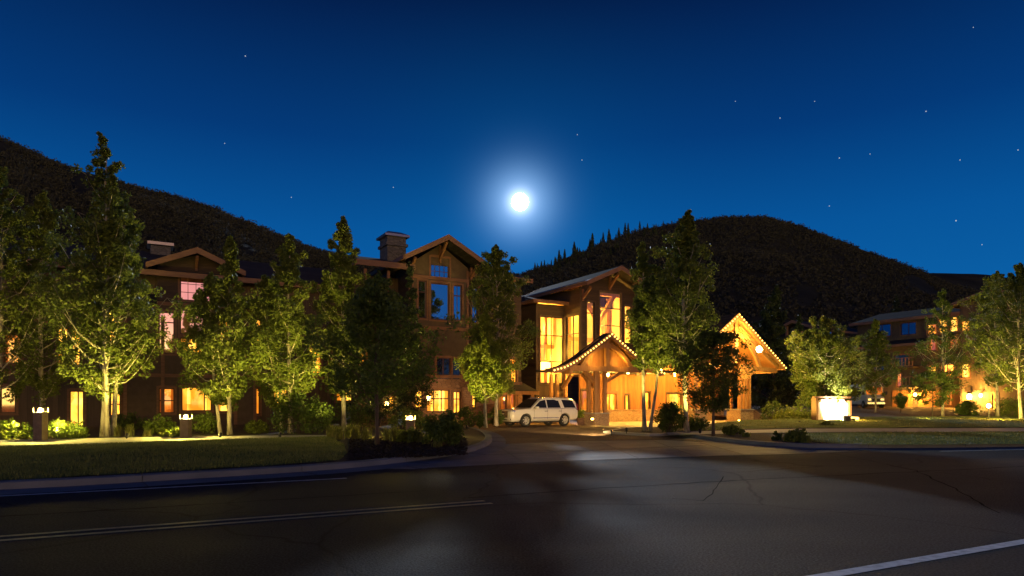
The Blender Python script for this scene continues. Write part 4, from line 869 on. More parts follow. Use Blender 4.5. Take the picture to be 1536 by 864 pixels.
shrub(97, 658, 68, 28, 'low bright yellow green shrub right of the left bollard', 42, n=70)
shrub(240, 652, 46, 32, 'leafy shrub left of the second bollard below the reddish window', 43)
shrub(302, 651, 50, 36, 'lit leafy shrub glowing right behind the second bollard', 44)
shrub(385, 650, 36, 22, 'low shrub between the aspen stems and the dark hedge', 45, leaf='leaf')
shrub(262, 656, 44, 14, 'low mounded groundcover clump at the feet of the second bollard', 46, leaf='leaf')
shrub(455, 650, 92, 62, 'large dark hedge mass before the left wing ground floor', 47, leaf='leaf_dark', n=130, per=34, name='hedge')
shrub(520, 643, 80, 44, 'dark shrub behind the broad dark tree', 48, leaf='leaf_dark', n=90)
shrub(664, 669, 66, 58, 'large dark rounded shrub at the mouth of the drive', 49, leaf='leaf_dark', n=120, per=34, size=.08)
shrub(612, 664, 36, 26, 'small leafy bush right of the broad dark tree, lit from behind', 50, leaf='leaf', n=40)
shrub(706, 641, 44, 34, 'dark shrub under the small yellow aspen', 51, leaf='leaf_dark')
shrub(744, 638, 26, 30, 'dark shrub touching the nose of the parked car', 52, leaf='leaf_dark')
shrub(1005, 649, 52, 46, 'clipped round dark bush on the planted island', 53, leaf='leaf_dark', ball=True, n=130, per=40, size=.07)
shrub(1040, 646, 50, 26, 'low loose shrub between the round bush and the small dark tree', 54, leaf='leaf_dark')
shrub(1098, 652, 40, 14, 'arching lily clump in the right hand bed', 55, leaf='leaf', n=40)
shrub(1165, 660, 14, 14, 'tiny dark shrub left of the grass tuft in the right bed', 56, leaf='leaf_dark', n=20)
shrub(1197, 663, 34, 20, 'dark tussock shrub at the right end of the right bed', 57, leaf='leaf', n=50)
shrub(1192, 633, 62, 26, 'golden lit mounded shrub left of the entrance sign', 58, leaf='leaf_yellow', n=80, size=.12)
shrub(1160, 632, 36, 34, 'dark shrub beside the porte cochere stone plinth', 59, leaf='leaf_dark', size=.12)
shrub(1452, 627.5, 40, 26, 'bowl shaped clipped bush before the annex lamps', 60, leaf='leaf_dark', ball=True, n=110, per=36, size=.1)
shrub(1520, 629, 50, 38, 'loose shrub at the right edge below the aspens', 61, leaf='leaf', n=80, size=.12)
shrub(1240, 640, 20, 8, 'low plant on the grass near the sign', 62, leaf='leaf', n=20)
shrub(190, 645, 60, 26, 'dark low hedge under the long wing windows', 63, leaf='leaf_dark', n=80)
shrub(610, 645, 60, 40, 'mid height shrub against the tower base', 64, leaf='leaf', n=80)
def tussock(px, base, h, label, seed, n=90, m='grassblade'):
    random.seed(seed); p = G(px, base, .14); H = h/1000*p.y; t = MB()
    for k in range(n):
        th = random.random()*6.283; l = H*random.uniform(.6, 1.1); sp_ = random.uniform(.05, .42)*l; bx, by = random.gauss(0, .07), random.gauss(0, .07); dx, dy = math.cos(th), math.sin(th)
        pts = [(bx+dx*sp_*u**1.8, by+dy*sp_*u**1.8, l*(u-.12*u*u)) for u in (0, .4, .75, 1)]
        for a, b, w0, w1 in zip(pts, pts[1:], (.012, .012, .008), (.012, .008, .001)):
            t.add([(a[0]-dy*w0, a[1]+dx*w0, a[2]), (a[0]+dy*w0, a[1]-dx*w0, a[2]), (b[0]+dy*w1, b[1]-dx*w1, b[2]), (b[0]-dy*w1, b[1]+dx*w1, b[2])], [(0,1,2,3)])
    o = t.build('ornamental_grass', M[m], fix=False); o.location = p; tag(o, label, 'ornamental grass', 'grass tufts in the planting beds'); return o
for i, (px, b, h) in enumerate([(497,656,22),(508,659,26),(522,657,24),(535,659,28),(549,660,22),(580,661,24),(592,663,27),(604,662,20),(628,664,22),(640,667,18),(176,655,20),(194,655,22),(222,656,14),(655,672,12)]):
    tussock(px, b, h, ['tall tuft nearest the end of the lawn', 'second tuft from the end of the lawn, golden tipped', 'short straw tuft left of the broad tree', 'tallest straw tuft just left of the broad tree trunk', 'tuft leaning on the broad tree trunk', 'lit tuft just right of the broad tree trunk', 'lit tuft left of the starry bollard lamp', 'small tuft under the starry bollard lamp', 'tuft right of the starry bollard lamp', 'low tuft at the foot of the large dark shrub', 'upright tuft right of the three pale trunks', 'upright tuft midway between the pale trunks and second bollard', 'low tuft left of the second bollard', 'lowest tuft by the kerb under the large dark shrub'][i], 80+i)
for i, (px, b, h) in enumerate([(1120,655,8),(1180,662,16),(1207,664,14)]):
    tussock(px, b, h, ['thin tuft in the right bed close to the small dark tree', 'rounded tuft in the middle of the right bed shrubs', 'tuft at the lawn end of the right bed'][i], 99+i, m='leaf')
# grass blades over the near lawn, one uncountable mass
rng = np.random.default_rng(5); lawn = [o for o in bpy.data.objects if o.name.startswith('lawn')]
vs = []; fs = []
for o, cnt in ((lawn[0], 60000), (lawn[1], 16000), (lawn[2], 8000)):
    me = o.data; P = [p for p in me.polygons if abs(p.center.x) < p.center.y*.95+3]; ar = np.array([p.area/max(8, p.center.y)**1.0 for p in P]); ch_ = rng.choice(len(P), cnt, p=ar/ar.sum())
    for c in ch_:
        q = [me.vertices[v].co for v in P[c].vertices]; u, v = rng.random(2); p = q[0].lerp(q[1], u).lerp(q[3].lerp(q[2], u), v)
        th = rng.random()*3.14; h_ = .035+.05*rng.random(); w_ = .006+p.y*.00035; dx, dy = math.cos(th)*w_, math.sin(th)*w_; lx, ly = rng.normal(0, .02, 2)
        k = len(vs); vs += [(p.x-dx, p.y-dy, p.z-.005), (p.x+dx, p.y+dy, p.z-.005), (p.x+lx, p.y+ly, p.z+h_)]; fs.append((k, k+1, k+2))
go = MB().add(vs, fs).build('grass', leafmat('blade_green', (.09,.13,.03), (.24,.27,.07)), fix=False); tag(go, 'short lawn grass blades on the verges', 'grass', None, 'stuff')
# fallen leaves and bark chips in the bed by the road
vs = []; fs = []
for k in range(9000):
    px = rng.uniform(500, 700); py = rng.uniform(657, 690); p = G(px, py, .14)
    if px < 525 or py > 692-(px-500)*.05: continue
    th = rng.random(3)*6; s = .02+.05*rng.random(); a = Vector((math.cos(th[0]), math.sin(th[0]), math.sin(th[1])*.5))*s; b = Vector((-math.sin(th[0]), math.cos(th[0]), math.sin(th[2])*.4))*s*.5; c = p+Vector((0, 0, .02))
    n_ = len(vs); vs += [c-a-b, c+a-b, c+a+b, c-a+b]; fs.append((n_, n_+1, n_+2, n_+3))
o = MB().add(vs, fs).build('bark_chips', M['mulch'], fix=False); tag(o, 'dark bark chips strewn over the bed by the road', 'mulch', None, 'stuff')
# hillside scrub and the conifers along the ridge
rng = np.random.default_rng(11); cen = []; rad = []
for _ in range(21000):
    px = rng.uniform(-120, 1650); rY = ridgeY(px); t = rng.random()**.7; Y = 140+(rY-140)*t
    if mn.noise(Vector((px*.012, Y*.012, 5))) < -.45: continue
    cen.append(((px-768)/1000*Y, Y, hill_h(px, Y)+.3)); rad.append(rng.uniform(1.3, 3.4))
M['scrub'] = leafmat('scrub_leaf', (.02,.024,.019), (.052,.054,.044), .1, .9)
o = put('hillside_scrub', leaf_mesh('hillside_scrub', cen, rad, 24, .8, M['scrub'], rng, .7)); tag(o, 'dark scrub oak thickets covering the hills', 'scrub', None, 'stuff')
random.seed(3); rng = np.random.default_rng(21); protos = []
for k in range(4):
    H = 10; cen = []; rad = []; tk = MB(); tk.tube([(0, 0, -1), (0, 0, H*.98)], [.22, .03], 6)
    for z in range(34):
        u = z/33; r_ = (1-u)**.85*(1.9+.5*math.sin(z*1.7+k)); 
        for j in range(5): th = j*1.257+z*.9+k; q = r_*rng.uniform(.5, 1); cen.append((q*math.cos(th), q*math.sin(th), .8+u*(H-.9)-.15*q)); rad.append(.2+.33*r_)
    protos.append((tk, leaf_mesh('crown', cen, rad, 9, .5, M['needle'], rng, .5)))
tmesh = None; con = []
cpos = [(795,7),(802,6),(810,6),(818,7),(826,9),(833,8),(843,17),(852,9),(858,11),(866,8),(872,10),(880,9),(889,12),(897,10),(905,11),(912,14),(919,9),(927,12),(934,10),(942,12),(950,8),(958,9),(970,9),(982,8),(994,7),(1010,7),(1030,5),(1052,6),(1140,4),(1240,5)]
rows = [(px+random.uniform(-5, 5), 1.0, h) for px, h in cpos if h > 6 or px == 802]+[(random.uniform(800, 1000), random.uniform(.72, .96), random.uniform(8, 13)) for _ in range(46)]
for i, (px, t, hp) in enumerate(rows):
    Y = 125+(ridgeY(px)-125)*t-1; H = (hp/1000*Y*1.35+1)*random.uniform(.4, 1.35) if (t == 1 and i != 5) else hp/1000*Y*1.2; k = i % 4; s = H/10
    r_ = thing('conifer_tree', 'x', 'conifer', ((px-768)/1000*Y, Y, hill_h(px, Y)-.4), random.random()*6)
    if i == 5: r_['label'] = 'tallest dark conifer standing alone above the ridge left of the hall roof'
    elif t == 1: r_['label'] = 'small dark conifer on the skyline of the right hill'; r_['group'] = 'conifers along the skyline'
    else: r_['label'] = 'dark conifer on the slope just below the skyline of the right hill'; r_['group'] = 'conifers on the slope'
    if i < 4: tk_ = protos[k][0].build('trunk', M['bark_dark'], r_); protos[k] = (protos[k][0], protos[k][1], tk_.data)
    else: put('trunk', protos[k][2], r_)
    put('crown', protos[k][1], r_); r_.scale = (s*random.uniform(.75, 1), s*random.uniform(.75, 1), s)
# ------------------------------------------------------------------ bollards and lamps
def bollard(px, base, topz, label, power, r=.17):
    p = G(px, base, .15); t = thing('bollard_light', label, 'bollard', p, 0, 'bollard lights in the beds')
    b = MB(); b.box(-r, r, -r, r, 0, topz-.22); b.build('post', M['copper'], t, bevel=.012)
    b = MB(); b.box(-r-.02, r+.02, -r-.02, r+.02, topz-.219, topz-.18); b.build('collar', M['metal'], t)
    b = MB(); b.lathe([(.03, topz-.18), (.07, topz-.17), (.085, topz-.12), (.07, topz-.05), (.02, topz-.03)], 12); b.build('lamp_bulb', M['lamp'], t, smooth=True)
    b = MB(); b.lathe([(r+.02, topz-.03), (r+.02, topz-.01), (r*.5, topz+.03), (.01, topz+.04)], 16); b.build('lamp_cap', M['copper'], t)
    for a, c in ((-1,-1),(1,-1),(-1,1),(1,1)):
        b = MB(); b.box(a*r-.012, a*r+.012, c*r-.012, c*r+.012, topz-.18, topz-.02); b.build('cap_support', M['copper'], t)
    lamp(p+Vector((0, 0, topz-.10)), power*3, (1, .74, .13), .07)
    spot(p+Vector((0, 0, topz-.045)), p, power*17, 152, (1, .74, .13), .09)
bollard(61, 661, 1.28, 'square bollard with a lit lamp at the left edge of the footpath', 140)
bollard(279, 657, .98, 'square bollard with a lit lamp below the pink gable windows', 120)
bollard(616, 655.5, .92, 'bollard with a starry lamp behind the mulch bed by the drive', 110)
def lantern(name, p, label, power, s=1, c=(1, .48, .07), m='lamp', out=Vector((0, 0, 0)), group='wall lanterns'):
    t = thing(name, label, 'lantern', p, ROT, group)
    b = MB(); b.lathe([(.02, -.17*s), (.09*s, -.13*s), (.11*s, 0), (.09*s, .12*s), (.02, .15*s)], 12); b.build('lamp_glass', M[m], t, smooth=True)
    b = MB(); b.lathe([(.15*s, .15*s), (.10*s, .20*s), (.02, .26*s)], 12); b.lathe([(.07*s, -.2*s), (.09*s, -.15*s)], 12); b.build('lantern_cap', M['black'], t)
    b = MB(); b.bar((0, .02, .22*s), (0, .42*s, .22*s), .03, .03); b.bar((0, .42*s, .05), (0, .42*s, .4*s), .12, .02); b.build('wall_bracket', M['black'], t)
    q = p+out if out.length else p+N*-.32
    lamp(q, power*1.7, c, .1)
lantern('wall_lantern', W(643, 597, 43.5), 'lantern on the stone base of the tower, left of the bright arched windows', 70)
lantern('wall_lantern', W(580, 606, 41.0), 'lantern glimpsed through the leaves of the broad dark tree', 60)
lantern('wall_lantern', W(1012, 562, 54.2), 'small lantern under the canopy, right of the long bright one', 260, .9)
lantern('wall_lantern', W(990, 558, 53.4), 'large bright lantern on the wall between the two canopies', 420, 1.7)
lantern('wall_lantern', W(942, 558, 52.6), 'lantern glowing through the island aspen leaves beside the doors', 260, 1.0)
lantern('wall_lantern', W(912, 562, 50.6), 'lantern hanging inside the smaller left canopy', 300, .8)
lamp(BW(-1.6, -3.4, 3.9), 1300, (1, .50, .07), .2); lamp(BW(9.8, -3.0, 5.6), 2200, (1, .50, .07), .2); lamp(BW(4.5, -2.6, 3.3), 850, (1, .47, .06), .2); lamp(BW(-2.2, -6.0, 5.0), 500, (1, .55, .08), .1); lamp(BW(-3.9, -7.3, 4.5), 60, (1, .55, .08), .05); lamp(BW(-1.6, -7.3, 4.5), 60, (1, .55, .08), .05); lamp(BW(11.5, -6.9, 6.6), 500, (1, .55, .08), .1)  # fill lamps without fixtures, added to warm the canopies and wall
p = W(1139, 524, 53.2); t = thing('floodlight', 'blinding round floodlight fixed to the right canopy gable', 'floodlight', p)
b = MB(); b.lathe([(.02, .0), (.16, .04), (.2, .2), (.17, .3), (.02, .31)], 16); o = b.build('housing', M['black'], t); o.rotation_euler = (R(90), 0, 0)
b = MB(); b.lathe([(.0, -.16), (.16, -.12), (.25, .0), (.2, .09)], 16); o = b.build('lens', emit('flood_glow', (1, .72, .35), 60), t); o.rotation_euler = (R(90), 0, 0); o.location = (0, 0, 0)
b = MB(); b.bar((0, .15, .1), (0, .5, .3), .05, .05); b.build('mounting_arm', M['black'], t)
lamp(p+Vector((0, -.35, -.02)), 3200, (1, .62, .14), .12)
for px, py, Y, lb in ((888, 628.5, 45.3, 'small step light glowing on the left canopy plinth'), (1108, 631, 52.9, 'small step light glowing low on the right canopy plinth')):
    p = W(px, py, Y); t = thing('step_light', lb, 'step light', p, ROT); b = MB(); b.box(-.11, .11, -.03, .03, -.07, .07); b.build('housing', M['copper'], t); b = MB(); b.box(-.085, .085, -.045, -.031, -.05, .05); b.build('lens', M['lamp'], t); lamp(p-N*.25, 14)
for px, py, a, lb, pw, s in ((1373, 592, RA, 'wall lamp left of the dark tree on the annex', 260, 1.5), (1454, 595, RA-3.5, 'largest wall lamp above the bowl shaped bush', 420, 2.2), (1471, 593, RA-3.5, 'wall lamp just right of the largest annex lamp', 240, 1.4)):
    b_, z_ = LS(px, py, a-.5); lantern('wall_lantern', BW(a-.5, b_, z_), lb, pw*3, s, out=-U*.5)
p = G(1483, 628, .35); t = thing('post_lamp', 'short post lamp with a white lit globe under the right hand aspens', 'post lamp', p); b = MB(); b.tube([(0,0,0),(0,0,.82)], .045, 10); b.build('post', M['black'], t); b = MB(); b.lathe([(.01,.82),(.13,.9),(.16,1.02),(.1,1.14),(.01,1.17)], 14); b.build('globe', M['lamp'], t, smooth=True); lamp(p+Vector((0,-.3,1.05)), 600)
p = W(1253, 538, 80); t = thing('street_lamp', 'white lit street lamp on a dark pole in the parking area', 'street lamp', (p.x, p.y, 1.0)); h = p.z-1
b = MB(); b.tube([(0,0,0),(0,0,.3)], .16, 12); b.tube([(0,0,.3),(0,0,h+.15)], [.07,.05], 10); b.build('pole', M['black'], t); b = MB(); b.box(-.1,.1,-.75,.05,h+.05,h+.2); b.build('lamp_head', M['black'], t, bevel=.02); b = MB(); b.lathe([(.01,-.12),(.2,-.08),(.26,.03),(.2,.05)], 12, (0,-.5,h)); b.build('lamp_lens', M['lampwhite'], t); lamp(p+Vector((0,-.5,-.3)), 160, (.9,1,.8), .2)
# ------------------------------------------------------------------ entrance sign
p0 = G(1226, 632.5, .25); p1 = G(1272, 631, .25); cx = (p0+p1)/2; Ws = (p1-p0).length
SG = thing('entrance_sign', 'floodlit blank white entrance sign with a scalloped top between wooden posts', 'sign', (cx.x, cx.y, .2), math.atan2((p1-p0).y, (p1-p0).x))
b = MB(); n = 40; topp = []
for k in range(n+1):
    u = k/n; e = min(1, max(0, min(u-.04, .96-u)*9)); topp.append((-Ws/2+Ws*u, 1.38+.22*e+(.06*abs(math.sin(u*math.pi*5)) if .12 < u < .88 else 0)))
b.prism([(-Ws/2, .12), (Ws/2, .12)]+topp[::-1], 0, .16, lambda s, z, d: Vector((s, d, z))); b.build('board', M['white'], SG)
b = MB(); b.box(-Ws/2-.05, Ws/2+.05, -.12, .3, -.1, .11); b.build('stone_footing', M['stone'], SG)
for s in (-1, 1):
    b = MB(); b.box(s*(Ws/2+.2)-.16, s*(Ws/2+.2)+.16, -.1, .26, -.1, 1.75 if s < 0 else 1.55); o = b.build('post', M['timber'] if s > 0 else M['trim'], SG, bevel=.02)
b = MB(); b.box(-Ws/2-.4, Ws/2+.4, -.02, .18, 1.72, 1.86); b.build('top_beam', M['trim'], SG)
fx = [(-.35, 'left ground floodlight in front of the white sign'), (.75, 'right ground floodlight in front of the white sign')]
for s, lb in fx:
    q = cx+(p1-p0).normalized()*s+Vector((.35, -1.5, 0)); t = thing('ground_floodlight', lb, 'floodlight', (q.x, q.y, .22)); b = MB(); b.tube([(0,0,-.05),(0,0,.12)], .03, 8); b.box(-.12,.12,-.06,.08,.1,.26); b.build('housing', M['black'], t); b = MB(); b.box(-.1,.1,.081,.095,.12,.24); b.build('lens', M['lamp'], t)
    spot(Vector((q.x, q.y+.2, .42)), (cx.x+s*.3, cx.y, 1.0), 3200, 110, (1, .82, .55))
q = G(1281, 632, .25); t = thing('ground_lamp', 'little box lamp glowing on the grass right of the sign', 'lamp', q); b = MB(); b.box(-.3,.3,-.12,.12,.05,.3); b.build('lamp_glass', M['bulb'], t, bevel=.02); b = MB(); b.box(-.34,.34,-.15,.15,.0,.049); b.box(-.34,.34,-.15,.15,.301,.33); b.build('lamp_casing', M['black'], t); lamp(q+Vector((0,-.5,.4)), 350)
q = G(1271, 633, .25); t = thing('utility_box', 'small dark utility box at the right foot of the sign', 'utility box', q); b = MB(); b.box(-.2,.2,-.15,.15,0,.4); b.build('box_body', M['black'], t, bevel=.02); b = MB(); b.box(-.22,.22,-.17,.17,.401,.44); b.build('lid', M['metal'], t)
# ------------------------------------------------------------------ planter pot
q = G(872, 637.5, .0); t = thing('planter_pot', 'clay planter of leafy plants between the car and the stone plinth', 'planter', q)
b = MB(); b.lathe([(.0, 0), (.26, 0), (.36, .42), (.40, .44), (.40, .5), (.34, .5), (.32, .44), (0, .43)], 18); b.build('pot', M['redstone'], t, smooth=False)
rng = np.random.default_rng(9); cen = [(rng.normal(0,.2), rng.normal(0,.2), .6+rng.random()*.4) for _ in range(26)]; put('foliage', leaf_mesh('foliage', cen, [.16]*26, 26, .08, M['leaf_bright'], rng), t)

# unseen uplights added in the beds to brighten the trees
def uplight(x, y, tgt, power, label, ang=75):
    t = thing('added_uplight', label, 'uplight', (x, y, .14), 0, 'added uplights in the beds'); b = MB(); b.tube([(0,0,-.05),(0,0,.1)], .02, 6); b.tube([(0,-.02,.08),(0,.06,.22)], .06, 12); b.build('housing', M['black'], t)
    b = MB(); b.tube([(0,.061,.2215),(0,.063,.2255)], .05, 12); b.build('lens', M['bulb'], t)
    spot((x, y+.05, .42), tgt, power*2.1, ang, (1, .78, .15), .06)
for px, Y, tp, ty, pw, lb in [(20,26.6,-20,31,900,'added uplight at the path edge under the leftmost aspen'),(86,26.4,90,32,800,'added uplight hidden beside the low bright shrub'),(190,26.6,150,29.5,1100,'added uplight right of the three pale trunks'),(330,27.2,345,31,800,'added uplight below the pale stemmed aspen'),(420,27.4,440,32,900,'added uplight before the dark hedge'),(500,28.5,520,36,900,'added uplight among the straw tufts'),(640,28,590,24,500,'added uplight behind the large dark shrub'),(700,36.5,735,40,1000,'added uplight behind the kerb at the small yellow aspen'),(940,32.5,965,35,800,'added uplight at the front of the island'),(1050,31,1020,34,900,'added uplight right of the round bush'),(1200,44,1225,51,1500,'added uplight on the lawn before the sign aspens'),(1390,50,1410,60,1500,'added uplight on the lawn below the open crowned aspen'),(1500,48,1510,58,2200,'added uplight on the lawn near the right edge')]:
    uplight((px-768)/1000*Y, Y, W(tp, 0, ty)*1.0-Vector((0, 0, W(tp,0,ty).z-7)), pw, lb)

def aimed(px, base, tgt, power, label, ang, c=(1, .66, .30)):
    p = G(px, base, .14); t = thing('added_uplight', label, 'uplight', p, 0, 'added uplights in the beds'); b = MB(); b.tube([(0,0,-.05),(0,0,.1)], .02, 6); b.tube([(-.03,0,.13),(.05,0,.17)], .05, 12); b.build('housing', M['black'], t)
    b = MB(); b.tube([(.051,0,.17),(.055,0,.172)], .04, 10); b.build('lens', M['bulb'], t); spot(p+Vector((0, .1, .45)), tgt, power, ang, c, .06)
aimed(917, 651.5, W(800, 618, 44.5), 5200, 'added low spotlight on the island aimed at the parked car', 50, (1, .64, .25))  # unseen spotlight added on the island to warm the car
# ------------------------------------------------------------------ car: x forward, y left, z up
def mesh_bool(o, cutter):
    md = o.modifiers.new('c', 'BOOLEAN'); md.object = cutter; md.operation = 'DIFFERENCE'; md.solver = 'EXACT'
    dg = bpy.context.evaluated_depsgraph_get(); me = bpy.data.meshes.new_from_object(o.evaluated_get(dg)); o.modifiers.clear(); o.data = me
def suv(loc, rz):
    c = thing('parked_car', 'white sport utility vehicle parked facing left by the entrance canopy', 'car', loc, rz)
    xs = [-2.82,-2.78,-2.6,-2.2,-1.45,-.6,.3,1.0,1.35,1.8,2.3,2.6,2.78,2.84]
    hw = [.93,.97,1.0,1.02,1.02,1.02,1.02,1.02,1.015,1.01,.99,.95,.88,.80]
    tz = [1.12,1.16,1.18,1.18,1.18,1.18,1.18,1.19,1.20,1.18,1.14,1.10,1.04,.98]
    bz = [.52,.46,.40,.38,.36,.36,.36,.36,.36,.36,.36,.34,.36,.42]
    b = MB(); rings = []
    for x, w_, t, z in zip(xs, hw, tz, bz):
        h = [(w_*.86, z), (w_*.97, z+.1), (w_, z+.3), (w_, t-.26), (w_*.985, t-.1), (w_*.93, t-.015), (w_*.75, t+.015), (w_*.3, t+.045)]
        rings.append([Vector((x, y, zz)) for y, zz in h]+[Vector((x, -y, zz)) for y, zz in reversed(h)])
    k = len(rings[0]); vs = [v for r_ in rings for v in r_]; fs = []
    for i in range(len(rings)-1):
        for j in range(k): fs.append((i*k+j, i*k+(j+1)%k, (i+1)*k+(j+1)%k, (i+1)*k+j))
    fs += [tuple(range(k)), tuple(reversed(range((len(rings)-1)*k, len(rings)*k)))]
    b.add(vs, fs); body = b.build('body', M['paint'], c, smooth=True)
    cu = MB()
    for x in (1.68, -1.62):
        cu.tube([(x, -1.3, .42), (x, -.62, .42)], .47, 32); cu.tube([(x, .62, .42), (x, 1.3, .42)], .47, 32)
    co = cu.build('cut', M['black']); co.parent = None; body.parent = None; mesh_bool(body, co); body.parent = c; bpy.data.objects.remove(co)
    try:
        body.data.polygons.foreach_set('use_smooth', [True]*len(body.data.polygons)); body.data.set_sharp_from_angle(angle=R(32))
    except Exception: pass
    # cabin: glasshouse with pillars and roof
    st = [(-2.80,1.15,.90,.01),(-2.62,1.80,.76,0),(-2.3,1.885,.77,0),(-1.2,1.93,.785,0),(.0,1.92,.785,0),(.35,1.86,.77,0),(1.22,1.2,.93,0)]
    lower = [(x if i else -2.80, 0) for i, (x, *_r) in enumerate(st)]
    top = [(-2.66,1.74,.79),(-2.5,1.85,.78),(-2.0,1.905,.785),(-1.0,1.93,.79),(-.1,1.925,.785),(.22,1.885,.775),(.36,1.84,.765)]
    bot = [(-2.80,1.17,.955),(-2.6,1.17,.965),(-2.0,1.17,.97),(-1.0,1.17,.97),(0,1.17,.97),(.8,1.17,.965),(1.28,1.18,.93)]
    b = MB(); n = len(top); vs = []
    for (xt, zt, wt), (xb, zb, wb_) in zip(top, bot): vs += [(xb, wb_, zb), (xt*.97+xb*.03, wt+.03, zt-.07), (xt, wt-.06, zt), (xt, -wt+.06, zt), (xt*.97+xb*.03, -wt-.03, zt-.07), (xb, -wb_, zb)]
    fs = []
    for i in range(n-1):
        for j in range(5): fs.append((i*6+j, i*6+j+1, (i+1)*6+j+1, (i+1)*6+j))
    fs += [tuple(range(6)), tuple(reversed(range((n-1)*6, n*6)))]
    b.add(vs, fs); cab = b.build('cabin', M['paint'], c, smooth=True); 
    try: cab.data.set_sharp_from_angle(angle=R(35))
    except Exception: pass
    def sidept(x, z, s, off=.012):
        u = (z-1.17)/(1.84-1.17); wt = .97+(.81-.97)*u; return Vector((x, s*(wt+off), z))
    for s in (1, -1):
        for poly_ in ([(1.02,1.24),(.42,1.70),(-.02,1.78),(-.06,1.24)], [(-.16,1.24),(-.12,1.785),(-1.12,1.795),(-1.28,1.24)], [(-1.60,1.24),(-1.42,1.79),(-2.38,1.76),(-2.62,1.24)]):
            g = MB(); P = [sidept(x, z, s) for x, z in poly_]; Q = [sidept(x, z, s, -.02) for x, z in poly_]; g.add(P+Q, [(0,1,2,3),(7,6,5,4)]+[(i, (i+1)%4, (i+1)%4+4, i+4) for i in range(4)])
            g.build('side_window', M['carglass'], c)
        g = MB(); g.bar(sidept(1.1, 1.2, s, .02), sidept(-2.68, 1.2, s, .02), .02, .025); g.build('chrome_trim', M['chrome'], c)
        g = MB()
        for x in (-.1, -1.30): g.box(x-.006, x+.006, *sorted((s*1.012, s*1.024)), .48, 1.14)
        g.box(1.02, 1.032, *sorted((s*1.012, s*1.024)), .5, 1.12); g.build('door_seams', M['black'], c)
        for x in (.05, -1.15): g = MB(); g.box(x-.12, x+.12, *sorted((s*1.02, s*1.055)), 1.0, 1.035); g.build('door_handle', M['chrome'], c, bevel=.008)
        g = MB(); g.box(-1.08, 1.1, *sorted((s*.9, s*1.06)), .3, .36); g.build('running_board', M['black'], c, bevel=.01)
        g = MB(); g.box(-1.05, 1.12, *sorted((s*1.018, s*1.03)), .55, .6); g.build('side_moulding', M['chrome'], c)
        g = MB(); g.box(.78, 1.0, *sorted((s*1.0, s*1.26)), 1.16, 1.34); g.build('mirror', M['paint'], c, bevel=.04)
        g = MB(); g.tube([(.1, s*.70, 1.965), (-2.2, s*.70, 1.955)], .02, 8)
        for x in (.05, -1.0, -2.1): g.tube([(x, s*.70, 1.9), (x, s*.70, 1.96)], .018, 6)
        g.build('roof_rail', M['chrome'], c)
        # tall headlight wrapping up the wing
        g = MB(); g.add([(2.80, s*.60, .70), (2.80, s*.60, 1.02), (2.71, s*.85, 1.06), (2.50, s*.965, 1.10), (2.66, s*.93, .80), (2.76, s*.86, .66)], [(0,1,2,5),(2,3,4,5)]); g.build('headlight', M['chrome'], c, fix=False)
        g = MB(); g.tube([(2.80, s*.78, .50), (2.835, s*.78, .50)], .07, 12); g.build('fog_lamp', M['chrome'], c)
        g = MB(); g.box(-2.815, -2.70, *sorted((s*.84, s*.955)), .85, 1.55); g.build('tail_light', mat('red_lens', (.12,.006,.006), .3), c, bevel=.01)
        for x in (1.68, -1.62):
            wt = thing('wheel', 'x', None, (0, 0, 0)); del wt['label']; wt.parent = c; wt.location = (x, s*.87, .42)
            g = MB(); ty = [(.27,-.13),(.38,-.135),(.415,-.10),(.42,0),(.415,.10),(.38,.135),(.27,.13)]; vs = []; fs = []; n = 36
            for r_, y in ty:
                for q in range(n): t_ = 2*math.pi*q/n; vs.append((r_*math.cos(t_), y, r_*math.sin(t_)))
            for i in range(len(ty)-1):
                for q in range(n): fs.append((i*n+q, i*n+(q+1)%n, (i+1)*n+(q+1)%n, (i+1)*n+q))
            g.add(vs, fs); g.build('tyre', M['tyre'], wt, smooth=True)
            g = MB(); vs = []; fs = []; rr_ = [(.285,.12*s),(.265,.125*s),(.25,.04*s),(.24,-.10*s)]
            for r_, y in rr_:
                for q in range(n): t_ = 2*math.pi*q/n; vs.append((r_*math.cos(t_), y, r_*math.sin(t_)))
            for i in range(3):
                for q in range(n): fs.append((i*n+q, i*n+(q+1)%n, (i+1)*n+(q+1)%n, (i+1)*n+q))
            g.add(vs, fs)
            for q in range(7):
                t_ = 2*math.pi*q/7+.3; d = Vector((math.cos(t_), 0, math.sin(t_))); g.bar(d*.04+Vector((0, s*.09, 0)), d*.265+Vector((0, s*.105, 0)), .055, .03, (0, 1, 0))
            g.tube([(0, s*.06, 0), (0, s*.115, 0)], .06, 14); g.build('rim', M['alloy'], wt)
            g = MB(); g.tube([(0, -s*.06, 0), (0, s*.02, 0)], .2, 20); g.build('brake_disc', M['tyre'], wt)
    g = MB(); P = [(1.20,.86,1.235),(1.20,-.86,1.235),(.45,-.70,1.815),(.45,.70,1.815)]; nn = Vector((.6, 0, .78))*.03; g.add([Vector(p)+nn for p in P], [(0,1,2,3)]); g.build('windscreen', M['carglass'], c)
    g = MB(); g.add([(-2.815,.76,1.26),(-2.815,-.76,1.26),(-2.70,-.66,1.72),(-2.70,.66,1.72)], [(0,1,2,3)]); g.build('rear_window', M['carglass'], c)
    g = MB(); g.box(2.76, 2.855, -.56, .56, .64, 1.0); gr = g.build('grille', M['black'], c, bevel=.02)
    g = MB()
    for z in (.70, .76, .82, .88, .94): g.box(2.856, 2.875, -.53, .53, z-.009, z+.009)
    for (a0, a1, z0, z1) in ((-.58,.58,1.0,1.04),(-.58,.58,.6,.64),(-.60,-.56,.6,1.04),(.56,.60,.6,1.04)): g.box(2.80, 2.88, a0, a1, z0, z1)
    g.build('grille_bars', M['chrome'], gr)
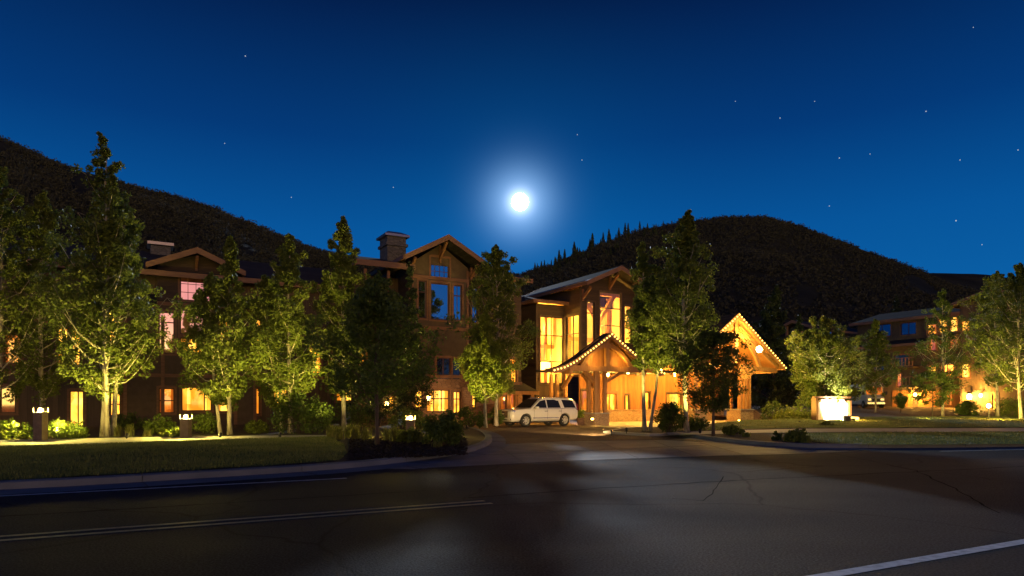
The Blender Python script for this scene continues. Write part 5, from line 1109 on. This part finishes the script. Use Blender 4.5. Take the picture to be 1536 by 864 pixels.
    g = MB(); g.prism([(-.09,.90),(-.09,.82),(0,.76),(.09,.82),(.09,.90)], 2.876, 2.90, lambda s, z, d: Vector((d, s, z))); g.build('crest', M['chrome'], gr)
    g = MB(); g.box(2.74, 2.865, -.78, .78, .40, .56); g.build('bumper', M['paint'], c, bevel=.04)
    g = MB(); g.box(2.80, 2.875, -.5, .5, .44, .5); g.build('air_intake', M['black'], c)
    g = MB(); g.box(2.866, 2.885, -.15, .15, .50, .60); g.build('number_plate', M['white'], c)
    g = MB(); g.box(-2.0, 2.3, -.75, .75, .25, .5); g.build('underbody', M['black'], c)
    return c
nf = G(787, 640.3, .01); nr = G(846, 638.6, .01)
dirv = (nf-nr).normalized(); fwd = dirv; left = Vector((-fwd.y, fwd.x, 0)); mid = (nf+nr)/2
CAR = suv(Vector((0, 0, 0)), 0)
th = math.atan2(-.575, -.82); CAR.rotation_euler = (0, 0, th); f = Vector((math.cos(th), math.sin(th), 0)); l = Vector((-f.y, f.x, 0))
CAR.location = mid-f*.03-l*.87+Vector((0, 0, .0)); CAR.location.z = .01
# ------------------------------------------------------------------ shuttle bus
def bus(loc, rz):
    c = thing('shuttle_bus', 'small pale shuttle bus parked in the shade beside the annex', 'bus', loc, rz)
    b = MB(); sec = [(-3.6, 2.75, 1.05), (2.2, 2.75, 1.05), (2.75, 2.6, 1.02), (3.2, 1.45, .98), (3.5, 1.2, .92)]
    vs = []; fs = []
    for x, zt, w_ in sec: vs += [(x, w_, .4), (x, w_*1.0, zt-.25), (x, w_*.9, zt), (x, -w_*.9, zt), (x, -w_, zt-.25), (x, -w_, .4)]
    for i in range(len(sec)-1):
        for j in range(6): fs.append((i*6+j, i*6+(j+1)%6, (i+1)*6+(j+1)%6, (i+1)*6+j))
    fs += [tuple(range(6)), tuple(range(24, 30))[::-1]]
    b.add(vs, fs).build('body', mat('silver_paint', (.5,.5,.52), .35), c, bevel=.06)
    g = MB(); g.add([(2.82,.88,2.42),(2.82,-.88,2.42),(3.2,-.88,1.52),(3.2,.88,1.52)], [(0,1,2,3)]); g.build('windscreen', M['orange'], c)  # warm reflection on the windscreen is emission from its pane
    for s in (1, -1):
        for k in range(4): g = MB(); x = -3.2+k*1.35; g.box(x, x+1.15, *sorted((s*1.04, s*1.065)), 1.45, 2.25); g.build('side_window', M['carglass'], c)
        g = MB(); g.box(3.42, 3.52, *sorted((s*.5, s*.85)), .85, 1.08); g.build('headlight', M['chrome'], c, bevel=.02)
        g = MB(); g.box(3.0, 3.1, *sorted((s*1.05, s*1.35)), 1.5, 1.9); g.build('mirror', M['black'], c, bevel=.02)
        for x in (2.6, -2.2): g = MB(); g.tube([(x, s*.78, .42), (x, s*1.07, .42)], .42, 24); w_ = g.build('wheel', M['tyre'], c); g = MB(); g.tube([(x, s*1.071, .42), (x, s*1.085, .42)], .24, 16); g.build('rim', M['chrome'], w_)
    g = MB(); g.box(2.3, 2.85, -.75, .75, 2.64, 2.9); g.build('roof_sign', M['white'], c, bevel=.03)
    g = MB(); g.box(3.46, 3.6, -.95, .95, .42, .66); g.build('bumper', M['chrome'], c, bevel=.03)
    g = MB(); g.box(3.44, 3.515, -.42, .42, .72, 1.08); g.build('grille', M['black'], c)
    return c
q = Vector(((1317-768)/1000*76, 79, 1.0)); bus(q, R(-98))
# ------------------------------------------------------------------ render settings
sc.view_settings.view_transform = 'Standard'; sc.view_settings.look = 'None'; sc.view_settings.gamma = 1; sc.view_settings.exposure = .18
cy = sc.cycles; cy.use_denoising = True; cy.max_bounces = 6; cy.diffuse_bounces = 3; cy.glossy_bounces = 3; cy.transparent_max_bounces = 8; cy.transmission_bounces = 3
cy.sample_clamp_indirect = 3; cy.caustics_reflective = False; cy.caustics_refractive = False
try: cy.denoiser = 'OPENIMAGEDENOISE'; cy.use_light_tree = True
except Exception: pass
